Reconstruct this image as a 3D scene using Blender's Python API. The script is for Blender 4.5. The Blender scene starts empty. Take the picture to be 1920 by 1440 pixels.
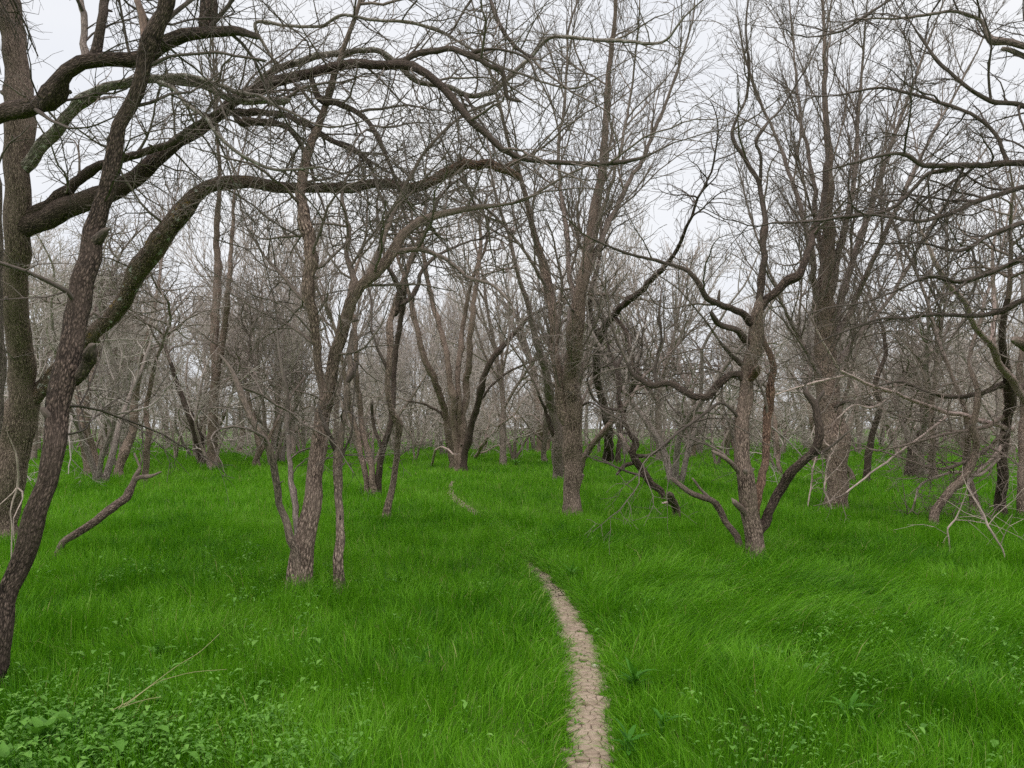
import bpy, math, random
import numpy as np
from math import radians, sin, cos, pi, sqrt

# ------------------------------------------------------------------ camera, sky, sun, exposure
sc = bpy.context.scene
COL = sc.collection
F_PX, CAM_H, HORIZON = 1440.0, 1.6, 797.0
PITCH = math.atan((HORIZON - 720.0) / F_PX)
cam_d = bpy.data.cameras.new('camera')
cam_d.sensor_width = 36.0
cam_d.lens = 36.0 * F_PX / 1920.0
cam_d.clip_end = 2000.0
cam = bpy.data.objects.new('camera', cam_d)
COL.objects.link(cam)
cam.location = (0, 0, CAM_H)
cam.rotation_euler = (pi / 2 + PITCH, 0, 0)
sc.camera = cam

SUN_EL, SUN_AZ = radians(66), radians(200)
world = bpy.data.worlds.new('World')
sc.world = world
world.use_nodes = True
nt = world.node_tree
nt.nodes.clear()
wo = nt.nodes.new('ShaderNodeOutputWorld')
bg = nt.nodes.new('ShaderNodeBackground')
bg.inputs['Strength'].default_value = 0.064
sky = nt.nodes.new('ShaderNodeTexSky')
sky.sky_type = 'NISHITA'
sky.sun_disc = False
sky.sun_elevation = SUN_EL
sky.sun_rotation = SUN_AZ
tc = nt.nodes.new('ShaderNodeTexCoord')
mp = nt.nodes.new('ShaderNodeMapping')
mp.inputs['Scale'].default_value = (1.0, 1.0, 2.2)
nz = nt.nodes.new('ShaderNodeTexNoise')
nz.inputs['Scale'].default_value = 1.7
nz.inputs['Detail'].default_value = 5.0
nz.inputs['Roughness'].default_value = 0.5
cr = nt.nodes.new('ShaderNodeValToRGB')           # the overcast deck, seen through the strength above
cr.color_ramp.elements[0].position = 0.3
cr.color_ramp.elements[0].color = (8.6, 8.95, 9.75, 1)
cr.color_ramp.elements[1].position = 0.7
cr.color_ramp.elements[1].color = (10.4, 10.45, 10.6, 1)
mx = nt.nodes.new('ShaderNodeMix')
mx.data_type = 'RGBA'
mx.inputs['Factor'].default_value = 0.93
nt.links.new(tc.outputs['Generated'], mp.inputs['Vector'])
nt.links.new(mp.outputs['Vector'], nz.inputs['Vector'])
nt.links.new(nz.outputs['Fac'], cr.inputs['Fac'])
nt.links.new(sky.outputs['Color'], mx.inputs[6])
nt.links.new(cr.outputs['Color'], mx.inputs[7])
nt.links.new(mx.outputs[2], bg.inputs['Color'])
nt.links.new(bg.outputs['Background'], wo.inputs['Surface'])

sun_d = bpy.data.lights.new('sun', 'SUN')
sun_d.energy = 1.5
sun_d.angle = radians(60)
sun_d.color = (1.0, 0.97, 0.93)
sun = bpy.data.objects.new('sun', sun_d)
COL.objects.link(sun)
sun.rotation_euler = (pi / 2 - SUN_EL, 0, pi - SUN_AZ)
sun.location = (0, 0, 30)

sc.view_settings.view_transform = 'Standard'
sc.view_settings.look = 'None'
sc.view_settings.gamma = 1.0
sc.view_settings.exposure = 0.6
sc.view_settings.use_curve_mapping = False
sc.cycles.max_bounces = 5
sc.cycles.diffuse_bounces = 3
sc.cycles.transmission_bounces = 2
sc.cycles.glossy_bounces = 1
sc.cycles.use_denoising = False
sc.cycles.adaptive_threshold = 0.02
sc.cycles.caustics_reflective = False
sc.cycles.caustics_refractive = False

# ------------------------------------------------------------------ helpers
CT, ST = cos(PITCH), sin(PITCH)


def ray_point(px, py, d):
    """pixel of the 1920 x 1440 photograph -> point at distance d ahead of the camera"""
    x = (px - 960.0) / F_PX
    v = (720.0 - py) / F_PX
    yy = CT - v * ST
    zz = ST + v * CT
    s = d / yy
    return (x * s, d, CAM_H + zz * s)


def ground_dist(py, h=0.18):
    return F_PX * (CAM_H - h) / (py - HORIZON)


class Field:
    """smooth random field, about -1 .. 1"""
    def __init__(self, seed, wavelength, n=9):
        r = np.random.RandomState(seed)
        k = 2 * pi / (wavelength * np.exp(r.uniform(-.55, .55, n)))
        a = r.uniform(0, 2 * pi, n)
        self.kx, self.ky, self.p = k * np.cos(a), k * np.sin(a), r.uniform(0, 2 * pi, n)
        self.n = n

    def __call__(self, x, y):
        x = np.asarray(x, float)
        y = np.asarray(y, float)
        out = np.zeros_like(x + y)
        for kx, ky, p in zip(self.kx, self.ky, self.p):
            out += np.sin(kx * x + ky * y + p)
        return out / sqrt(self.n) * 0.9


GF = Field(3, 7.0)


def gz(x, y):
    return 0.03 * GF(x, y)


def raw_mesh(name, verts, tris=None, quads=None, smooth=True, fattr=None, vattr=None):
    me = bpy.data.meshes.new(name)
    verts = np.ascontiguousarray(verts, dtype=np.float32)
    nt_ = 0 if tris is None else len(tris)
    nq = 0 if quads is None else len(quads)
    loops, starts = [], []
    if nt_:
        loops.append(np.asarray(tris, np.int32).ravel())
        starts.append(np.arange(nt_, dtype=np.int32) * 3)
    if nq:
        loops.append(np.asarray(quads, np.int32).ravel())
        starts.append(np.arange(nq, dtype=np.int32) * 4 + nt_ * 3)
    loops = np.concatenate(loops)
    starts = np.concatenate(starts)
    me.vertices.add(len(verts))
    me.vertices.foreach_set('co', verts.ravel())
    me.loops.add(len(loops))
    me.loops.foreach_set('vertex_index', loops)
    me.polygons.add(len(starts))
    me.polygons.foreach_set('loop_start', starts)
    if smooth:
        me.polygons.foreach_set('use_smooth', np.ones(len(starts), dtype=bool))
    for k, a in (fattr or {}).items():
        at = me.attributes.new(k, 'FLOAT', 'POINT')
        at.data.foreach_set('value', np.ascontiguousarray(a, np.float32))
    for k, a in (vattr or {}).items():
        at = me.attributes.new(k, 'FLOAT_VECTOR', 'POINT')
        at.data.foreach_set('vector', np.ascontiguousarray(a, np.float32).ravel())
    me.update(calc_edges=True)
    me.validate()
    return me


def link(name, data, mat=None, parent=None, **props):
    o = bpy.data.objects.new(name, data)
    COL.objects.link(o)
    if mat is not None and data is not None and not data.materials:
        data.materials.append(mat)
    if parent is not None:
        o.parent = parent
    for k, v in props.items():
        if v is not None:
            o[k] = v
    return o


def empty(name, loc, label, category, group=None):
    o = link(name, None, label=label, category=category, group=group)
    o.location = loc
    o.empty_display_size = 0.2
    return o


class Tubes:
    """collects tapered tubes and turns them into one mesh"""
    def __init__(self):
        self.items = []

    def add(self, pts, rad, k=3):
        if len(pts) >= 2:
            self.items.append((pts, rad, k))

    def mesh(self, name, origin=(0, 0, 0), seed=0, lump=0.0):
        rs = np.random.RandomState(seed)
        groups = {}
        for p, r, k in self.items:
            groups.setdefault((len(p), k), []).append((p, r))
        V, T, Q, BK, RD, off = [], [], [], [], [], 0
        for (n, k), lst in groups.items():
            P = np.array([a[0] for a in lst], float)
            R = np.array([a[1] for a in lst], float)
            m = len(lst)
            D = np.empty_like(P)
            D[:, 1:-1] = P[:, 2:] - P[:, :-2]
            D[:, 0] = P[:, 1] - P[:, 0]
            D[:, -1] = P[:, -1] - P[:, -2]
            D /= np.linalg.norm(D, axis=2, keepdims=True) + 1e-9
            ref = np.cross(D[:, 0], rs.normal(size=(m, 3)))
            ref /= np.linalg.norm(ref, axis=1, keepdims=True) + 1e-9
            U = np.empty_like(P)
            cur = ref
            for i in range(n):                       # parallel transport
                cur = cur - (cur * D[:, i]).sum(1, keepdims=True) * D[:, i]
                cur = cur / (np.linalg.norm(cur, axis=1, keepdims=True) + 1e-9)
                U[:, i] = cur
            W = np.cross(D, U)
            seg = np.linalg.norm(np.diff(P, axis=1), axis=2)
            ln = np.concatenate([np.zeros((m, 1)), np.cumsum(seg, 1)], 1)
            th = np.arange(k) * 2 * pi / k
            c, s = np.cos(th), np.sin(th)
            RR = np.repeat(R[:, :, None], k, 2)
            if lump and k >= 8:
                L = ln[:, :, None]
                for q in range(5):
                    a = rs.randint(1, 5)
                    ph = rs.uniform(0, 6.28, (m, 1, 1))
                    f = rs.uniform(2, 14)
                    RR = RR * (1 + lump * 0.45 * np.sin(a * th[None, None, :] + ph + 0.8 * np.sin(f * L + ph)) )
            X = P[:, :, None, :] + RR[..., None] * (c[None, None, :, None] * U[:, :, None, :] + s[None, None, :, None] * W[:, :, None, :])
            V.append(X.reshape(-1, 3))
            r0 = R.max(1)[:, None, None] * np.ones((1, n, k))
            o3 = rs.uniform(-40, 40, (m, 1, 1))
            BK.append(np.stack([r0 * c + o3, r0 * s + o3 * .7, ln[:, :, None] * np.ones((1, 1, k)) + o3], -1).reshape(-1, 3))
            RD.append(np.repeat(R[:, :, None], k, 2).ravel())
            idx = off + np.arange(m * n * k).reshape(m, n, k)
            a = idx[:, :-1, :]
            b = idx[:, 1:, :]
            Q.append(np.stack([a, np.roll(a, -1, 2), np.roll(b, -1, 2), b], -1).reshape(-1, 4))
            off += m * n * k
        V = np.concatenate(V) - np.array(origin)
        return raw_mesh(name, V, None, np.concatenate(Q), True, {'rd': np.concatenate(RD)}, {'bk': np.concatenate(BK)})


def smooth_path(ctrl, step):
    """Catmull-Rom through rows of numbers; first three columns are x y z"""
    C = np.array(ctrl, float)
    if len(C) < 3:
        n = max(2, int(np.linalg.norm(C[1, :3] - C[0, :3]) / step) + 1)
        t = np.linspace(0, 1, n)[:, None]
        return C[0] * (1 - t) + C[1] * t
    E = np.vstack([2 * C[0] - C[1], C, 2 * C[-1] - C[-2]])
    out = []
    for i in range(1, len(E) - 2):
        p0, p1, p2, p3 = E[i - 1], E[i], E[i + 1], E[i + 2]
        n = max(1, int(np.linalg.norm(p2[:3] - p1[:3]) / step))
        t = (np.arange(n) / n)[:, None]
        out.append(0.5 * (2 * p1 + (p2 - p0) * t + (2 * p0 - 5 * p1 + 4 * p2 - p3) * t ** 2 + (3 * p1 - p0 - 3 * p2 + p3) * t ** 3))
    out.append(C[-1:])
    return np.vstack(out)


def unit(v):
    l = sqrt(v[0] * v[0] + v[1] * v[1] + v[2] * v[2]) + 1e-9
    return (v[0] / l, v[1] / l, v[2] / l)


def tilt(d, ang, rng, flat=0.0):
    """a direction at angle ang from d, random azimuth; flat > 0 squeezes it towards the horizontal"""
    while True:
        q = (rng.gauss(0, 1), rng.gauss(0, 1), rng.gauss(0, 1) * (1 - flat))
        dp = q[0] * d[0] + q[1] * d[1] + q[2] * d[2]
        q = (q[0] - dp * d[0], q[1] - dp * d[1], q[2] - dp * d[2])
        if q[0] ** 2 + q[1] ** 2 + q[2] ** 2 > 0.05:
            break
    q = unit(q)
    c, s = cos(ang), sin(ang)
    return unit((d[0] * c + q[0] * s, d[1] * c + q[1] * s, d[2] * c + q[2] * s))


# style: per level lists (length ratio, kids per metre, angle range deg, wander, up-tropism)
STYLES = {
    # spreading, crooked, drooping twigs
    'crooked': dict(ratio=(.55, .5, .45, .5), dens=(4.2, 6.5, 9.0, 0), ang=(35, 78), wander=(.13, .18, .22, .26), trop=(.02, .0, -.02, -.02), seg=(.17, .15, .16, .14), taper=.25, flat=.3),
    # ascending, broom-like
    'upright': dict(ratio=(.62, .5, .45, .5), dens=(3.2, 5.0, 7.0, 0), ang=(18, 42), wander=(.07, .10, .13, .16), trop=(.05, .07, .05, .03), seg=(.32, .24, .22, .2), taper=.2, flat=.1),
    # thicket of thin stems
    'brush': dict(ratio=(.55, .5, .5, .5), dens=(5.0, 6.0, 7.0, 0), ang=(25, 75), wander=(.16, .22, .28, .3), trop=(.0, -.01, -.02, 0), seg=(.25, .2, .18, .16), taper=.2, flat=.2),
}


def grow(T, p, d, L, r, lvl, maxl, stl, rng, rmin, f0=.2, mul=1.0):
    S = STYLES[stl]
    seg = S['seg'][min(lvl, 3)]
    n = max(2 if lvl >= 3 else 3, min(14, int(L / seg) + 1))
    step = L / n
    w, tr = S['wander'][min(lvl, 3)], S['trop'][min(lvl, 3)]
    pts, rad = [p], [r]
    dirs = [d]
    g = rng.gauss
    for i in range(n):
        d = unit((d[0] + g(0, w), d[1] + g(0, w), d[2] + g(0, w) + tr))
        p = (p[0] + d[0] * step, p[1] + d[1] * step, p[2] + d[2] * step)
        if p[2] < .12:
            d = (d[0], d[1], abs(d[2]))
            p = (p[0], p[1], .12)
        pts.append(p)
        dirs.append(d)
        rad.append(max(rmin * .6, r * (1 - (1 - S['taper']) * (i + 1) / n)))
    k = 3 if r < .012 else (5 if r < .03 else 8)
    if rmin >= .012:
        k = 3 if r < .05 else 5
    T.add(pts, rad, k)
    if lvl < maxl:
        nk = L * S['dens'][min(lvl, 3)] * mul
        nk = int(nk) + (rng.random() < nk - int(nk))
        for q in range(nk):
            f = f0 + (1 - f0) * (q + rng.random()) / nk
            i = min(n, int(f * n))
            a = radians(rng.uniform(*S['ang']))
            l2 = L * S['ratio'][min(lvl, 3)] * (1.15 - .65 * f) * rng.uniform(.55, 1.3)
            if l2 < .08:
                continue
            r2 = max(rmin, min(rad[i] * .75, r * .55 * l2 / (L * .5)))
            grow(T, pts[i], tilt(dirs[i], a, rng, S['flat']), l2, r2, lvl + 1, maxl, stl, rng, rmin, .15, mul)
    return pts, dirs, rad


# ------------------------------------------------------------------ materials
def nodes(name):
    m = bpy.data.materials.new(name)
    m.use_nodes = True
    t = m.node_tree
    return m, t, t.nodes['Principled BSDF'], t.links.new, t.nodes.new


def ramp(t, fac, stops):
    n = t.nodes.new('ShaderNodeValToRGB')
    els = n.color_ramp.elements
    while len(els) < len(stops):
        els.new(0.5)
    for e, (p, c) in zip(els, stops):
        e.position = p
        e.color = (c[0], c[1], c[2], 1) if not isinstance(c, (int, float)) else (c, c, c, 1)
    t.links.new(fac, n.inputs['Fac'])
    return n.outputs['Color']


def mixc(t, fac, a, b):
    n = t.nodes.new('ShaderNodeMix')
    n.data_type = 'RGBA'
    for s, v in ((0, fac), (6, a), (7, b)):
        if hasattr(v, 'is_output'):
            t.links.new(v, n.inputs[s])
        elif isinstance(v, (int, float)):
            n.inputs[s].default_value = v
        else:
            n.inputs[s].default_value = (v[0], v[1], v[2], 1)
    return n.outputs[2]


def tex_noise(t, vec, scale, detail=3.0, rough=.55, stretch=None):
    if stretch:
        mpn = t.nodes.new('ShaderNodeMapping')
        mpn.inputs['Scale'].default_value = stretch
        t.links.new(vec, mpn.inputs['Vector'])
        vec = mpn.outputs['Vector']
    n = t.nodes.new('ShaderNodeTexNoise')
    n.inputs['Scale'].default_value = scale
    n.inputs['Detail'].default_value = detail
    n.inputs['Roughness'].default_value = rough
    t.links.new(vec, n.inputs['Vector'])
    return n.outputs['Fac']


def bark(name, furrow, ridge, twig, lichen=None, lichen_amt=.0, moss=None, moss_amt=0., ridge_scale=38., yellow=False):
    m, t, b, L, N = nodes(name)
    at = N('ShaderNodeAttribute')
    at.attribute_name = 'bk'
    ar = N('ShaderNodeAttribute')
    ar.attribute_name = 'rd'
    vec = at.outputs['Vector']
    n1 = tex_noise(t, vec, 1.0, 4, .6, (ridge_scale, ridge_scale, ridge_scale * .34))
    n2 = tex_noise(t, vec, 3.1, 3)
    vo = N('ShaderNodeTexVoronoi')
    vo.feature = 'DISTANCE_TO_EDGE'
    mpv = N('ShaderNodeMapping')
    mpv.inputs['Scale'].default_value = (ridge_scale * .9, ridge_scale * .9, ridge_scale * .42)
    L(vec, mpv.inputs['Vector'])
    L(mpv.outputs['Vector'], vo.inputs['Vector'])
    vo.inputs['Scale'].default_value = 1.0
    ma = N('ShaderNodeMath')
    ma.operation = 'MULTIPLY_ADD'
    L(vo.outputs['Distance'], ma.inputs[0])
    ma.inputs[1].default_value = .9
    L(n1, ma.inputs[2])
    h = ma.outputs[0]
    c = ramp(t, h, [(.52, [x * .6 for x in furrow]), (.68, [(x * .6 + y * .4) for x, y in zip(furrow, ridge)]), (.86, [x * 1.12 for x in ridge])])
    c = mixc(t, ramp(t, n2, [(.35, 0.), (.7, .6)]), c, [x * .62 for x in ridge])
    mr = N('ShaderNodeMapRange')
    L(ar.outputs['Fac'], mr.inputs['Value'])
    mr.inputs['From Min'].default_value = .006
    mr.inputs['From Max'].default_value = .05
    tw = ramp(t, tex_noise(t, vec, 9.0, 2), [(.3, [x * .7 for x in twig]), (.7, [x * 1.2 for x in twig])])
    c = mixc(t, mr.outputs['Result'], tw, c)
    if moss:
        nm = tex_noise(t, vec, 2.3, 4, .6)
        c = mixc(t, ramp(t, nm, [(.62 - moss_amt, 0.), (.78 - moss_amt, .8)]), c, moss)
    if lichen:
        nl = tex_noise(t, vec, 11.0, 5, .65)
        c = mixc(t, ramp(t, nl, [(.66 - lichen_amt, 0.), (.72 - lichen_amt, .9)]), c, lichen)
    if yellow:
        ny = tex_noise(t, vec, 5.0, 5, .7)
        c = mixc(t, ramp(t, ny, [(.6, 0.), (.68, .85)]), c, (.33, .2, .035))
    L(c, b.inputs['Base Color'])
    b.inputs['Roughness'].default_value = .9
    b.inputs['Specular IOR Level'].default_value = .2
    bm = N('ShaderNodeBump')
    bm.inputs['Strength'].default_value = 1.0
    bm.inputs['Distance'].default_value = .02
    L(h, bm.inputs['Height'])
    mr2 = N('ShaderNodeMapRange')
    L(ar.outputs['Fac'], mr2.inputs['Value'])
    mr2.inputs['From Min'].default_value = .01
    mr2.inputs['From Max'].default_value = .06
    L(mr2.outputs['Result'], bm.inputs['Strength'])
    L(bm.outputs['Normal'], b.inputs['Normal'])
    return m


M = {
    'dark': bark('dark_furrowed_bark', (.032, .022, .017), (.205, .148, .118), (.14, .113, .097), (.38, .37, .34), -.04, ridge_scale=56),
    'brown': bark('brown_ridged_bark', (.095, .065, .05), (.48, .358, .285), (.22, .18, .152), (.4, .38, .35), -.06, ridge_scale=42),
    'grey': bark('grey_bark', (.125, .092, .078), (.5, .388, .336), (.235, .193, .166), (.52, .48, .43), .02, None, 0., 44),
    'moss': bark('mossy_smooth_bark', (.13, .108, .084), (.36, .315, .262), (.27, .232, .197), (.5, .48, .42), .10, (.235, .21, .135), .04, 34),
    'lichen': bark('lichen_covered_bark', (.06, .041, .031), (.34, .245, .19), (.2, .162, .138), (.56, .54, .5), .07, ridge_scale=52, yellow=True),
    'pale': bark('bleached_deadwood', (.3, .2, .17), (.66, .5, .45), (.57, .45, .395), None, ridge_scale=52),
    'dead': bark('weathered_deadwood', (.075, .051, .04), (.34, .248, .2), (.28, .22, .184), (.42, .4, .36), -.04, ridge_scale=52),
    'rust': bark('peeled_rusty_bark', (.09, .05, .035), (.42, .265, .19), (.25, .195, .164), None, ridge_scale=44),
    'far': bark('far_twiggy_bark', (.2, .152, .126), (.5, .395, .335), (.54, .468, .418), None, ridge_scale=28),  # this and the next two: bark colour paled to stand in for haze
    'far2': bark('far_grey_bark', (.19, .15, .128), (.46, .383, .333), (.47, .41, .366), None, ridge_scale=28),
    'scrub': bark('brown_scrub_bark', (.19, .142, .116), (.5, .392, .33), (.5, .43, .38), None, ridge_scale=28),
}


def leaf_material(name, stops, transl=.35, rough=.5):
    m, t, b, L, N = nodes(name)
    a = N('ShaderNodeAttribute')
    a.attribute_name = 'tint'
    c = ramp(t, a.outputs['Fac'], stops)
    L(c, b.inputs['Base Color'])
    b.inputs['Roughness'].default_value = rough
    b.inputs['Specular IOR Level'].default_value = .16
    tr = N('ShaderNodeBsdfTranslucent')
    g = N('ShaderNodeMix')
    g.data_type = 'RGBA'
    g.blend_type = 'MULTIPLY'
    g.inputs[0].default_value = 1.0
    L(c, g.inputs[6])
    g.inputs[7].default_value = (1.0, 1.15, .55, 1)
    L(g.outputs[2], tr.inputs['Color'])
    ms = N('ShaderNodeMixShader')
    ms.inputs[0].default_value = transl
    L(b.outputs[0], ms.inputs[1])
    L(tr.outputs[0], ms.inputs[2])
    L(ms.outputs[0], t.nodes['Material Output'].inputs['Surface'])
    return m


M['grass'] = leaf_material('grass_blades', [(.0, (.036, .14, .006)), (.45, (.122, .32, .011)), (.8, (.19, .43, .022)), (.93, (.23, .41, .07)), (1.0, (.45, .4, .17))])
M['leaf'] = leaf_material('weed_leaves', [(.0, (.08, .2, .026)), (.5, (.15, .33, .05)), (1.0, (.23, .43, .085))], .3)
M['bright'] = leaf_material('bright_weed_leaves', [(.0, (.06, .2, .02)), (1.0, (.16, .36, .04))], .35)

m, t, b, L, N = nodes('meadow_soil')
g_ = N('ShaderNodeNewGeometry')
c = ramp(t, tex_noise(t, g_.outputs['Position'], 1.3, 5), [(.3, (.05, .12, .01)), (.7, (.085, .2, .012))])
c = mixc(t, ramp(t, tex_noise(t, g_.outputs['Position'], 23., 3), [(.5, 0.), (.62, .6)]), c, (.07, .06, .035))
L(c, b.inputs['Base Color'])
b.inputs['Roughness'].default_value = 1.0
b.inputs['Specular IOR Level'].default_value = .1
M['soil'] = m


def mud(name, cracks):
    m, t, b, L, N = nodes(name)
    g_ = N('ShaderNodeNewGeometry')
    pos = g_.outputs['Position']
    c = ramp(t, tex_noise(t, pos, 9., 6, .65), [(.3, (.3, .22, .165)), (.7, (.52, .405, .315))])
    c = mixc(t, ramp(t, tex_noise(t, pos, 160., 3, .7), [(.4, 0.), (.8, .5)]), c, (.2, .145, .1))
    hgt = tex_noise(t, pos, 90., 4, .7)
    bm = N('ShaderNodeBump')
    bm.inputs['Distance'].default_value = .006
    bm.inputs['Strength'].default_value = .8
    L(hgt, bm.inputs['Height'])
    if cracks:
        vo = N('ShaderNodeTexVoronoi')
        vo.feature = 'DISTANCE_TO_EDGE'
        vo.inputs['Scale'].default_value = 19.
        L(pos, vo.inputs['Vector'])
        k = ramp(t, vo.outputs['Distance'], [(.03, 0.), (.09, 1.)])
        c = mixc(t, k, (.07, .05, .036), c)
        bm2 = N('ShaderNodeBump')
        bm2.inputs['Distance'].default_value = .02
        L(k, bm2.inputs['Height'])
        L(bm.outputs['Normal'], bm2.inputs['Normal'])
        L(bm2.outputs['Normal'], b.inputs['Normal'])
    else:
        L(bm.outputs['Normal'], b.inputs['Normal'])
    L(c, b.inputs['Base Color'])
    b.inputs['Roughness'].default_value = .95
    b.inputs['Specular IOR Level'].default_value = .15
    return m


M['mud'] = mud('dry_cracked_mud', True)
M['plate'] = mud('dry_mud_plate', False)
m, t, b, L, N = nodes('dry_straw')
b.inputs['Base Color'].default_value = (.36, .33, .15, 1)
b.inputs['Roughness'].default_value = .7
M['straw'] = m
m, t, b, L, N = nodes('pale_stone')
g_ = N('ShaderNodeNewGeometry')
L(ramp(t, tex_noise(t, g_.outputs['Position'], 60., 4), [(.3, (.45, .4, .32)), (.7, (.62, .57, .48))]), b.inputs['Base Color'])
b.inputs['Roughness'].default_value = .85
M['stone'] = m

# ------------------------------------------------------------------ ground and path
xs = np.concatenate([[-300, -150], np.arange(-90, 90.1, 1.5), [150, 300]])
ys = np.concatenate([[-60, -20], np.arange(-4, 130.1, 1.5), [180, 320]])
GX, GY = np.meshgrid(xs, ys)
fade = np.clip(1.6 - np.hypot(GX, GY) / 90.0, 0, 1)
V = np.stack([GX, GY, gz(GX, GY) * fade], -1).reshape(-1, 3)
nx, ny = len(xs), len(ys)
I = np.arange(nx * ny).reshape(ny, nx)
Q = np.stack([I[:-1, :-1], I[:-1, 1:], I[1:, 1:], I[1:, :-1]], -1).reshape(-1, 4)
link('ground', raw_mesh('ground', V, None, Q), M['soil'], kind='structure', label='green grassy woodland floor', category='ground')

PATH_PX = [(1103, 1700, .12), (1104, 1440, .105), (1101, 1360, .115), (1099, 1300, .12), (1094, 1240, .125), (1082, 1190, .125), (1063, 1145, .12),
           (1042, 1105, .115), (1018, 1075, .11), (990, 1050, .10), (962, 1018, .09), (925, 980, .09), (888, 955, .10), (862, 938, .11), (845, 918, .08), (850, 900, .06)]
pc = []
for x, y, w in PATH_PX:
    d = ground_dist(y, 0.03)
    pc.append(((x - 960) / F_PX * d, d, 0, w))
PATH = smooth_path([(a, b2, c2, w * (1.0 if b2 < 8.6 else .75)) for a, b2, c2, w in pc], .06)
PATH[:, 2] = gz(PATH[:, 0], PATH[:, 1])
tan = np.gradient(PATH[:, :2], axis=0)
tan /= np.linalg.norm(tan, axis=1, keepdims=True)
nrm = np.stack([tan[:, 1], -tan[:, 0]], 1)
jl, jr = Field(11, .3), Field(12, .3)
cols = []
for s in np.linspace(-1.25, 1.25, 7):
    wv = PATH[:, 3] * s * (1 + .12 * (jl if s < 0 else jr)(PATH[:, 0] * 2, PATH[:, 1]))
    xy = PATH[:, :2] + nrm * wv[:, None]
    z = gz(xy[:, 0], xy[:, 1]) + .008 - .004 * abs(s)
    cols.append(np.column_stack([xy, z]))
PV = np.stack(cols, 1)
npth = len(PATH)
I = np.arange(npth * 7).reshape(npth, 7)
Q = np.stack([I[:-1, :-1], I[:-1, 1:], I[1:, 1:], I[1:, :-1]], -1).reshape(-1, 4)
path = link('path', raw_mesh('path', PV.reshape(-1, 3), None, Q), M['mud'], kind='structure', label='narrow trodden path of cracked dry mud winding through the grass', category='path')


def path_dist(x, y):
    """signed distance from the path's centre line and the half width there"""
    x = np.asarray(x)
    y = np.asarray(y)
    i = np.clip(np.searchsorted(PATH[:, 1], y), 1, npth - 1)
    cx = np.interp(y, PATH[:, 1], PATH[:, 0])
    slope = (PATH[i, 0] - PATH[i - 1, 0]) / (PATH[i, 1] - PATH[i - 1, 1] + 1e-6)
    dd = (x - cx) / np.sqrt(1 + slope ** 2)
    return dd, np.interp(y, PATH[:, 1], PATH[:, 3])


# dried mud plates near the camera, each a cell of its own
rs = np.random.RandomState(5)
seeds = []
cell = .060
for yy in np.arange(2.9, 7.2, cell * .95):
    row = int(round(yy / cell))
    for xx in np.arange(-.1, .9, cell):
        seeds.append((xx + (row % 2) * cell * .5 + rs.uniform(-.5, .5) * cell, yy + rs.uniform(-.5, .5) * cell))
seeds = np.array(seeds)
count = 0
for i, (sx, sy) in enumerate(seeds):
    dd, hw = path_dist(sx, sy)
    if abs(dd) > hw * .92 or sy < 3.15 or count >= 290 or rs.rand() < .04:
        continue
    near = seeds[np.hypot(seeds[:, 0] - sx, seeds[:, 1] - sy) < cell * 2.6]
    poly = [(sx - .1, sy - .1), (sx + .1, sy - .1), (sx + .1, sy + .1), (sx - .1, sy + .1)]
    for qx, qy in near:
        if (qx, qy) == (sx, sy):
            continue
        nxv, nyv = qx - sx, qy - sy
        l = sqrt(nxv ** 2 + nyv ** 2)
        nxv, nyv = nxv / l, nyv / l
        lim = l / 2 - rs.uniform(.0012, .0042)
        out = []
        for a in range(len(poly)):
            p, q = poly[a], poly[(a + 1) % len(poly)]
            dp = (p[0] - sx) * nxv + (p[1] - sy) * nyv - lim
            dq = (q[0] - sx) * nxv + (q[1] - sy) * nyv - lim
            if dp <= 0:
                out.append(p)
            if dp * dq < 0:
                f = dp / (dp - dq)
                out.append((p[0] + f * (q[0] - p[0]), p[1] + f * (q[1] - p[1])))
        poly = out
        if len(poly) < 3:
            break
    if len(poly) < 3:
        continue
    n = len(poly)
    z0 = float(gz(sx, sy)) + .007
    tx, ty, hh = rs.uniform(-.03, .03), rs.uniform(-.03, .03), rs.uniform(.016, .019)
    vs = []
    for f, dz in ((1.0, None), (1.0, -.0022), (.94, 0.0)):
        for px_, py_ in poly:
            ox, oy = (px_ - sx) * f, (py_ - sy) * f
            vs.append((ox, oy, 0 if dz is None else hh + dz + tx * ox + ty * oy + rs.uniform(-.0008, .0008)))
    vs.append((0, 0, hh - .0015))
    tr, qd = [], []
    for a in range(n):
        b2 = (a + 1) % n
        qd += [(a, b2, n + b2, n + a), (n + a, n + b2, 2 * n + b2, 2 * n + a)]
        tr.append((2 * n + a, 2 * n + b2, 3 * n))
    o = link('mud_plate', raw_mesh('mud_plate', vs, tr, qd, smooth=False), M['plate'], path)
    o.location = (sx, sy, z0)
    count += 1
print('mud plates', count)

# ------------------------------------------------------------------ the traced trees
GROUP = 'bare trees of the wood'


def parse(s):
    return [tuple(float(q) for q in p.split(',')) for p in s.split()]


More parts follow.
